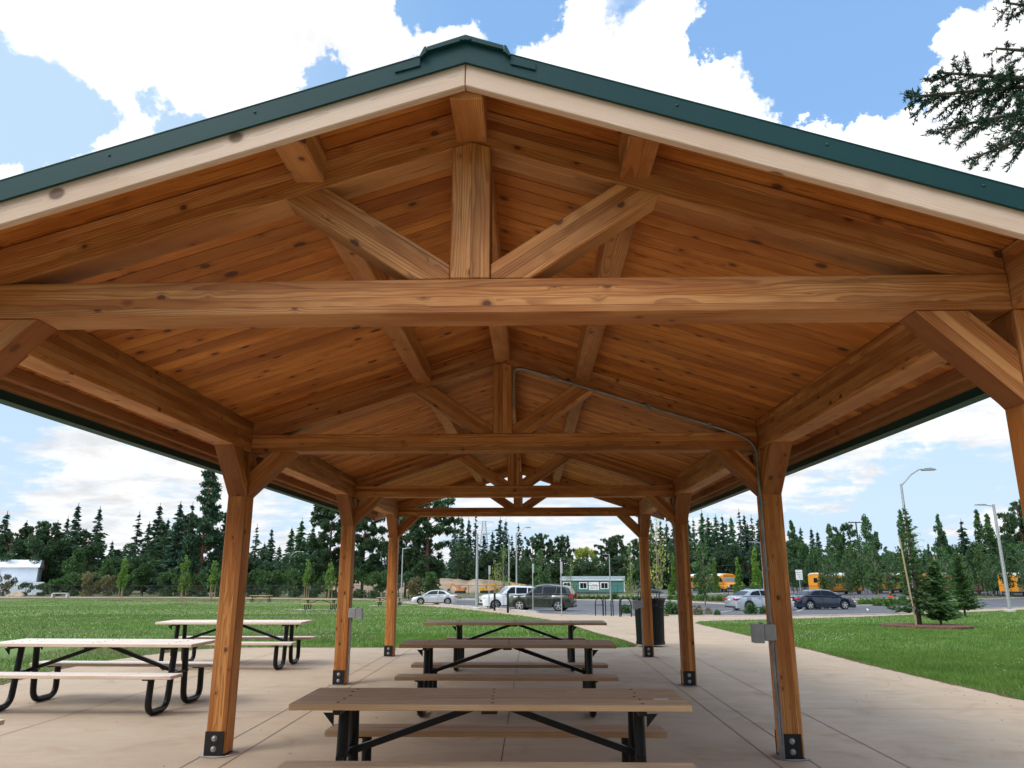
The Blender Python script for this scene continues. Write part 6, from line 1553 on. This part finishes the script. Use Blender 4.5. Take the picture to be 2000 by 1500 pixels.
for (x, y, s, k, lab, grp) in [
(6.04, 107.1, 0.75, 0, 'clipped green shrub in the row before the teal portable office, leftmost', 'clipped shrubs on the lot island'),
(6.7, 107.1, 0.72, 1, 'clipped green shrub in the row before the teal portable office, 2nd from left', 'clipped shrubs on the lot island'),
(7.37, 107.1, 0.66, 1, 'clipped green shrub in the row before the teal portable office, 3rd from left', 'clipped shrubs on the lot island'),
(8.03, 107.1, 0.75, 0, 'clipped green shrub in the row before the teal portable office, 4th from left', 'clipped shrubs on the lot island'),
(8.69, 107.1, 0.64, 1, 'clipped green shrub in the row before the teal portable office, 5th from left', 'clipped shrubs on the lot island'),
(9.35, 107.1, 0.73, 0, 'clipped green shrub in the row before the teal portable office, 6th from left', 'clipped shrubs on the lot island'),
(10.02, 107.11, 0.64, 0, 'clipped green shrub in the row before the teal portable office, 7th from left', 'clipped shrubs on the lot island'),
(10.67, 107.08, 0.73, 0, 'clipped green shrub in the row before the teal portable office, 8th from left', 'clipped shrubs on the lot island'),
(11.33, 106.99, 0.8, 0, 'clipped green shrub in the row before the teal portable office, 9th from left', 'clipped shrubs on the lot island'),
(11.97, 106.86, 0.63, 0, 'clipped green shrub in the row before the teal portable office, 10th from left', 'clipped shrubs on the lot island'),
(12.61, 106.68, 0.62, 0, 'clipped green shrub in the row before the teal portable office, 11th from left', 'clipped shrubs on the lot island'),
(13.24, 106.46, 0.7, 0, 'clipped green shrub in the row before the teal portable office, 12th from left', 'clipped shrubs on the lot island'),
(13.87, 106.21, 0.68, 1, 'clipped green shrub in the row before the teal portable office, 13th from left', 'clipped shrubs on the lot island'),
(14.49, 105.93, 0.67, 0, 'clipped green shrub in the row before the teal portable office, rightmost', 'clipped shrubs on the lot island'),
(17.83, 99.52, 0.87, 0, 'clipped green shrub in the island row right of the far posts, leftmost', 'clipped shrubs on the lot island'),
(18.5, 98.31, 0.91, 1, 'clipped green shrub in the island row right of the far posts, 2nd from left', 'clipped shrubs on the lot island'),
(19.15, 97.14, 0.72, 1, 'clipped green shrub in the island row right of the far posts, 3rd from left', 'clipped shrubs on the lot island'),
(19.78, 96.01, 0.97, 1, 'clipped green shrub in the island row right of the far posts, 4th from left', 'clipped shrubs on the lot island'),
(20.41, 94.93, 0.94, 1, 'clipped green shrub in the island row right of the far posts, 5th from left', 'clipped shrubs on the lot island'),
(21.03, 93.9, 0.97, 1, 'clipped green shrub in the island row right of the far posts, 6th from left', 'clipped shrubs on the lot island'),
(21.64, 92.91, 0.75, 1, 'clipped green shrub in the island row right of the far posts, 7th from left', 'clipped shrubs on the lot island'),
(22.24, 91.96, 0.97, 1, 'clipped green shrub in the island row right of the far posts, 8th from left', 'clipped shrubs on the lot island'),
(22.83, 91.05, 0.97, 0, 'clipped green shrub in the island row right of the far posts, rightmost', 'clipped shrubs on the lot island'),
(31.88, 75.63, 0.83, 1, 'clipped green shrub in the row before the fire hydrant, leftmost', 'clipped shrubs on the lot island'),
(32.48, 75.81, 0.84, 0, 'clipped green shrub in the row before the fire hydrant, 2nd from left', 'clipped shrubs on the lot island'),
(33.08, 75.99, 0.87, 1, 'clipped green shrub in the row before the fire hydrant, 3rd from left', 'clipped shrubs on the lot island'),
(33.68, 76.17, 0.97, 0, 'clipped green shrub in the row before the fire hydrant, 4th from left', 'clipped shrubs on the lot island'),
(34.28, 76.35, 0.88, 1, 'clipped green shrub in the row before the fire hydrant, 5th from left', 'clipped shrubs on the lot island'),
(34.88, 76.53, 0.93, 0, 'clipped green shrub in the row before the fire hydrant, 6th from left', 'clipped shrubs on the lot island'),
(35.49, 76.7, 0.82, 1, 'clipped green shrub in the row before the fire hydrant, 7th from left', 'clipped shrubs on the lot island'),
(36.1, 76.88, 0.87, 0, 'clipped green shrub in the row before the fire hydrant, rightmost', 'clipped shrubs on the lot island'),
(21.07, 59.39, 0.43, 2, 'small leafy plant at the kerb in front of the navy car, leftmost', 'clipped shrubs on the lot island'),
(22.14, 60.56, 0.5, 2, 'small leafy plant at the kerb in front of the navy car, 2nd from left', 'clipped shrubs on the lot island'),
(23.26, 61.78, 0.46, 2, 'small leafy plant at the kerb in front of the navy car, 3rd from left', 'clipped shrubs on the lot island'),
(24.41, 63.04, 0.44, 2, 'small leafy plant at the kerb in front of the navy car, 4th from left', 'clipped shrubs on the lot island'),
(25.62, 64.36, 0.51, 2, 'small leafy plant at the kerb in front of the navy car, 5th from left', 'clipped shrubs on the lot island'),
(26.88, 65.73, 0.45, 2, 'small leafy plant at the kerb in front of the navy car, rightmost', 'clipped shrubs on the lot island'),
(5.86, 47.14, 0.6, 2, 'grey green bush beside the rightmost bike hoop', 'shrubs around the parking lot'),
(8.0, 43.86, 0.85, 2, 'grey green bush right of the litter bin', 'shrubs around the parking lot'),
(8.97, 43.88, 0.4, 2, 'small dark plant in the planting strip beside the third right post', 'shrubs around the parking lot'),
(9.07, 41.92, 1.0, 3, 'thin dry plant in the planting strip behind the third right post', 'shrubs around the parking lot'),
(10.32, 44.96, 0.7, 3, 'small light green bush in the planting strip, middle', 'shrubs around the parking lot'),
(10.33, 42.91, 0.35, 2, 'tiny plant in the planting strip, right of the light green bush', 'shrubs around the parking lot'),
(13.05, 46.12, 0.7, 2, 'round green bush in the planting strip in front of the silver saloon', 'shrubs around the parking lot'),
(13.79, 46.14, 0.5, 2, 'green plant in the planting strip touching the near right post', 'shrubs around the parking lot'),
(-4.9, 77.35, 0.9, 0, 'small bush at the kerb left of the white car', 'shrubs around the parking lot'),
(10.96, 101.96, 1.0, 2, 'low bush by the slim lamp post before the portable office', 'shrubs around the parking lot'),
(13.03, 90.31, 0.9, 2, 'bush on the island behind the farthest right post', 'shrubs around the parking lot')]:
    o = link(bpy.data.objects.new('shrub', SM[k])); o.location = (x, y, G(x, y)); o.scale = (s, s, s); o.rotation_euler = (0, 0, x * 3)
    tag(o, lab, 'shrub', grp)

# douglas fir boughs reaching in at the upper right
t = empty('overhanging_fir', (11.5, 8.0, 0), 0, 'dark fir boughs with hanging needle sprays reaching in at the upper right corner', 'fir tree')
MB().tube([(0, 0, 0), (0, .1, 6), (0, 0, 12)], [.32, .25, .15], 10).build('trunk', M['bark'], t, smooth=True)
rb_ = np.random.default_rng(77)
def bough(p0, p1, sag, nt, spread, dens):
    p0 = np.array(p0, float); p1 = np.array(p1, float); wood_ = MB(); P = []; D = []; Ls = []
    K = 16; main = []
    for k in range(K + 1):
        u = k / K; p = p0 * (1 - u) + p1 * u; p[2] -= sag * u * u; main.append(p)
    wood_.tube([tuple(p) for p in main], [.035 * (1 - .8 * k / K) + .004 for k in range(K + 1)], 6)
    axis = (p1 - p0); L = np.linalg.norm(axis); axis /= L; side = np.cross(axis, [0, 0, 1]); side /= np.linalg.norm(side)
    for j in range(nt):
        u = .12 + .88 * (j + rb_.random()) / nt; k = min(K - 1, int(u * K)); q = main[k] * (1 - (u * K - k)) + main[k + 1] * (u * K - k)
        sgn = 1 if rb_.random() < .5 else -1
        d = axis * rb_.uniform(.4, 1.0) + side * sgn * rb_.uniform(.3, 1.0) + np.array([0, 0, rb_.uniform(-.55, .35)]); d /= np.linalg.norm(d)
        tl_ = spread * rb_.uniform(.45, 1.1) * (1.15 - .75 * u); m_ = 6; pts = []
        for i in range(m_ + 1):
            s = i / m_; pts.append(q + d * tl_ * s + np.array([0, 0, -.25 * tl_ * s * s]))
        wood_.tube([tuple(p) for p in pts], [.006 * (1 - .7 * i / m_) + .001 for i in range(m_ + 1)], 4)
        for w_ in range(int(dens * 3.2 * tl_ / .1)):
            s = rb_.uniform(.08, 1.02); i = min(m_ - 1, int(s * m_)); c = pts[i] * (1 - (s * m_ - i)) + pts[i + 1] * (s * m_ - i)
            dd = d * rb_.uniform(.4, 1.2) + rb_.normal(0, .55, 3); dd /= np.linalg.norm(dd)
            ln_ = rb_.uniform(.018, .034); P.append(c + dd * ln_); D.append(dd); Ls.append(ln_)
            if w_ % 16 == 0:   # twiglets
                td = dd + rb_.normal(0, .3, 3) ; td[2] -= .25; td /= np.linalg.norm(td); tl2 = rb_.uniform(.05, .13)
                wood_.tube([tuple(c), tuple(c + td * tl2)], [.003, .001], 3)
                for e in range(12):
                    cc = c + td * tl2 * rb_.uniform(.15, 1.05); d2 = td * rb_.uniform(.3, 1.1) + rb_.normal(0, .5, 3); d2 /= np.linalg.norm(d2); P.append(cc + d2 * .02); D.append(d2); Ls.append(rb_.uniform(.016, .028))
    v = leafquads(np.array(P), np.array(D), np.array(Ls), np.full(len(P), .0062), rb_)
    o = wood_.build('bough', M['bark'], t, loc=tuple(-t.location)); me = mesh_np('needles', v, np.arange(len(v)).reshape(-1, 4), LF['branch'])
    link(bpy.data.objects.new('needles', me), o)
for b_ in [((6.91, 7.4, 6.91), (4.21, 6.9, 6.33), -0.02, 46, 0.62, 9), ((6.68, 7.2, 6.51), (4.36, 6.6, 5.93), 0.15, 40, 0.55, 9), ((6.43, 7.0, 6.56), (4.62, 7.0, 6.66), -0.05, 34, 0.5, 9), ((6.3, 6.8, 6.12), (4.67, 6.7, 5.65), 0.12, 30, 0.42, 8), ((6.89, 7.4, 7.64), (5.61, 7.2, 7.74), 0.0, 18, 0.4, 8), ((6.57, 7.2, 7.02), (5.33, 7.1, 7.07), 0.0, 14, 0.3, 6)]: bough(*b_)

# ------------------------------------------------------------------ sky, sun, camera
w = bpy.data.worlds.new('World'); sc.world = w; w.use_nodes = True
nt = w.node_tree; N = nt.nodes; L = nt.links
class WN(NT):
    def __init__(s): s.t = nt; s.N = N; s.L = L
s = WN()
bg = N['Background']
sky = N.new('ShaderNodeTexSky'); sky.sky_type = 'NISHITA'; sky.sun_disc = False
SE, SA = R(47), R(226)        # sun elevation; azimuth measured clockwise from +Y
sky.sun_elevation = SE; sky.sun_rotation = SA; sky.air_density = 1.0; sky.dust_density = .6; sky.ozone_density = 2.2
d = s.vmath('NORMALIZE', s.n('ShaderNodeTexCoord').outputs['Generated'])
wv = s.vmath('SUBTRACT', s.noise(d, 5.5, 7, .62, 1), (.5, .5, .5))
dw = s.vmath('NORMALIZE', s.vmath('ADD', d, s.vmath('SCALE', wv, .34)))
dx, dy, dz = s.xyz(d)
zc = s.math('ADD', s.math('MAXIMUM', dz, 0.0), .16)
pp = s.comb(s.math('DIVIDE', dx, zc), s.math('DIVIDE', dy, zc), 0.0)
n1 = s.noise(pp, 1.15, 8, .56, dist=.15)
n2 = s.noise(s.vmath('ADD', pp, (7.3, 2.1, 0)), 3.2, 7, .6)
n3 = s.noise(s.vmath('ADD', pp, (1.7, 5.1, 0)), 9.0, 5, .6)
v_ = s.math('ADD', s.math('ADD', s.math('MULTIPLY', n1, 1.0), s.math('MULTIPLY', n2, .55)), s.math('ADD', s.math('MULTIPLY', n3, .22), -.385))
v_ = s.math('ADD', v_, s.ramp(dz, .34, .12, 0, .075))
acc = None
for (bxv, byv, bzv, c0, c1, amp) in [(-0.438, 0.689, 0.577, 0.91355, 0.99027, 0.28), (-0.192, 0.773, 0.605, 0.97815, 0.99756, 0.12), (0.347, 0.718, 0.604, 0.99027, 0.99863, -0.42), (0.424, 0.716, 0.554, 0.9954, 0.99966, -0.42), (0.218, 0.738, 0.638, 0.99756, 0.99985, -0.22), (-0.553, 0.675, 0.489, 0.99588, 0.99978, -0.42), (-0.424, 0.744, 0.516, 0.99803, 0.99995, -0.42), (-0.265, 0.771, 0.58, 0.99863, 0.99996, -0.4), (-0.111, 0.752, 0.65, 0.99863, 0.99996, -0.3), (-0.013, 0.761, 0.649, 0.99756, 0.99995, -0.32), (0.055, 0.785, 0.617, 0.99863, 0.99996, 0.2), (0.166, 0.791, 0.589, 0.99619, 0.99985, 0.4), (0.256, 0.796, 0.549, 0.99692, 0.99985, 0.4), (0.386, 0.768, 0.511, 0.99756, 0.9999, 0.5), (0.338, 0.8, 0.495, 0.99619, 0.99985, 0.36), (0.502, 0.691, 0.52, 0.99452, 0.99939, 0.55), (0.468, 0.767, 0.44, 0.99027, 0.99939, 0.3), (-0.561, 0.814, 0.152, 0.99452, 0.99985, -0.2), (-0.438, 0.887, 0.146, 0.99619, 0.99985, -0.14), (0.373, 0.923, 0.097, 0.99452, 0.99985, -0.2), (0.453, 0.887, 0.093, 0.99619, 0.99985, -0.2), (0.354, 0.921, 0.16, 0.99452, 0.99939, 0.12), (-0.498, 0.862, 0.094, 0.9703, 0.99756, 0.1)]:
    dp = s.vmath('DOT_PRODUCT', dw, (bxv, byv, bzv), out=1)
    g = s.math('MULTIPLY', s.ramp(dp, c0, c1, 0, 1), amp)
    acc = g if acc is None else s.math('ADD', acc, g)
v_ = s.math('ADD', v_, acc)
cm = s.ramp(v_, .445, .60, 0, 1)
thick = s.ramp(v_, .50, .78, 0, 1)
shade = s.noise(s.vmath('ADD', pp, (3.1, 9.2, 0)), 3.4, 8, .66, dist=.4)
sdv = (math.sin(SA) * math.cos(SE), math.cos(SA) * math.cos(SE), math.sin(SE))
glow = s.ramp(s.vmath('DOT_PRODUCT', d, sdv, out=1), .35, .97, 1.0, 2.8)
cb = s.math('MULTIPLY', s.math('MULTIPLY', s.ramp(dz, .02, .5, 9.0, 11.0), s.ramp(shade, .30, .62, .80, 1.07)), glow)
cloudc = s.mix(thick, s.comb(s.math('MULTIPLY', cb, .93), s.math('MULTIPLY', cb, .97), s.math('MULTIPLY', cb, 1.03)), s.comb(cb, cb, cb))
skyc = s.mix(.8, s.mix(1.0, sky.outputs[0], (4.0, 3.2, 2.6), 'MULTIPLY'), (2.2, 4.55, 8.4))
low = s.ramp(dz, .02, .42, .95, .0)
low = s.math('MAXIMUM', low, s.ramp(dx, -.05, -.5, 0, .75))
skyc = s.mix(low, skyc, (6.0, 7.7, 9.2))
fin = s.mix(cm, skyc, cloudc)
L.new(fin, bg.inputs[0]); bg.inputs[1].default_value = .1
sun = bpy.data.lights.new('sun', 'SUN'); sun.energy = 2.1; sun.angle = R(26); sun.color = (1, .96, .9)
so = link(bpy.data.objects.new('sun', sun))
sd = Vector((math.sin(SA) * math.cos(SE), math.cos(SA) * math.cos(SE), math.sin(SE)))
so.rotation_euler = (-sd).to_track_quat('-Z', 'Y').to_euler(); so.location = (0, -5, 20)

cam = bpy.data.cameras.new('camera'); co = link(bpy.data.objects.new('camera', cam))
p_, yw, rl = .2488, -.026, -.0008
fw = Vector((math.sin(yw) * math.cos(p_), math.cos(yw) * math.cos(p_), math.sin(p_)))
rt = Vector((math.cos(yw), -math.sin(yw), 0)); up = rt.cross(fw)
r2 = rt * math.cos(rl) + up * math.sin(rl); u2 = -rt * math.sin(rl) + up * math.cos(rl)
m4 = Matrix((r2, u2, -fw)).transposed().to_4x4(); m4.translation = Vector((.2797, 0, 1.56)); co.matrix_world = m4
cam.sensor_width = 36; cam.lens = 36 * 1464.143 / 2000; cam.clip_start = .05; cam.clip_end = 6000
sc.camera = co
vs = sc.view_settings; vs.view_transform = 'Standard'; vs.look = 'None'; vs.exposure = EXPO if 'EXPO' in globals() else .13; vs.gamma = 1
sc.cycles.max_bounces = 6; sc.cycles.diffuse_bounces = 3; sc.cycles.transparent_max_bounces = 4
sc.cycles.use_denoising = True; sc.cycles.use_adaptive_sampling = True; sc.cycles.adaptive_threshold = .02
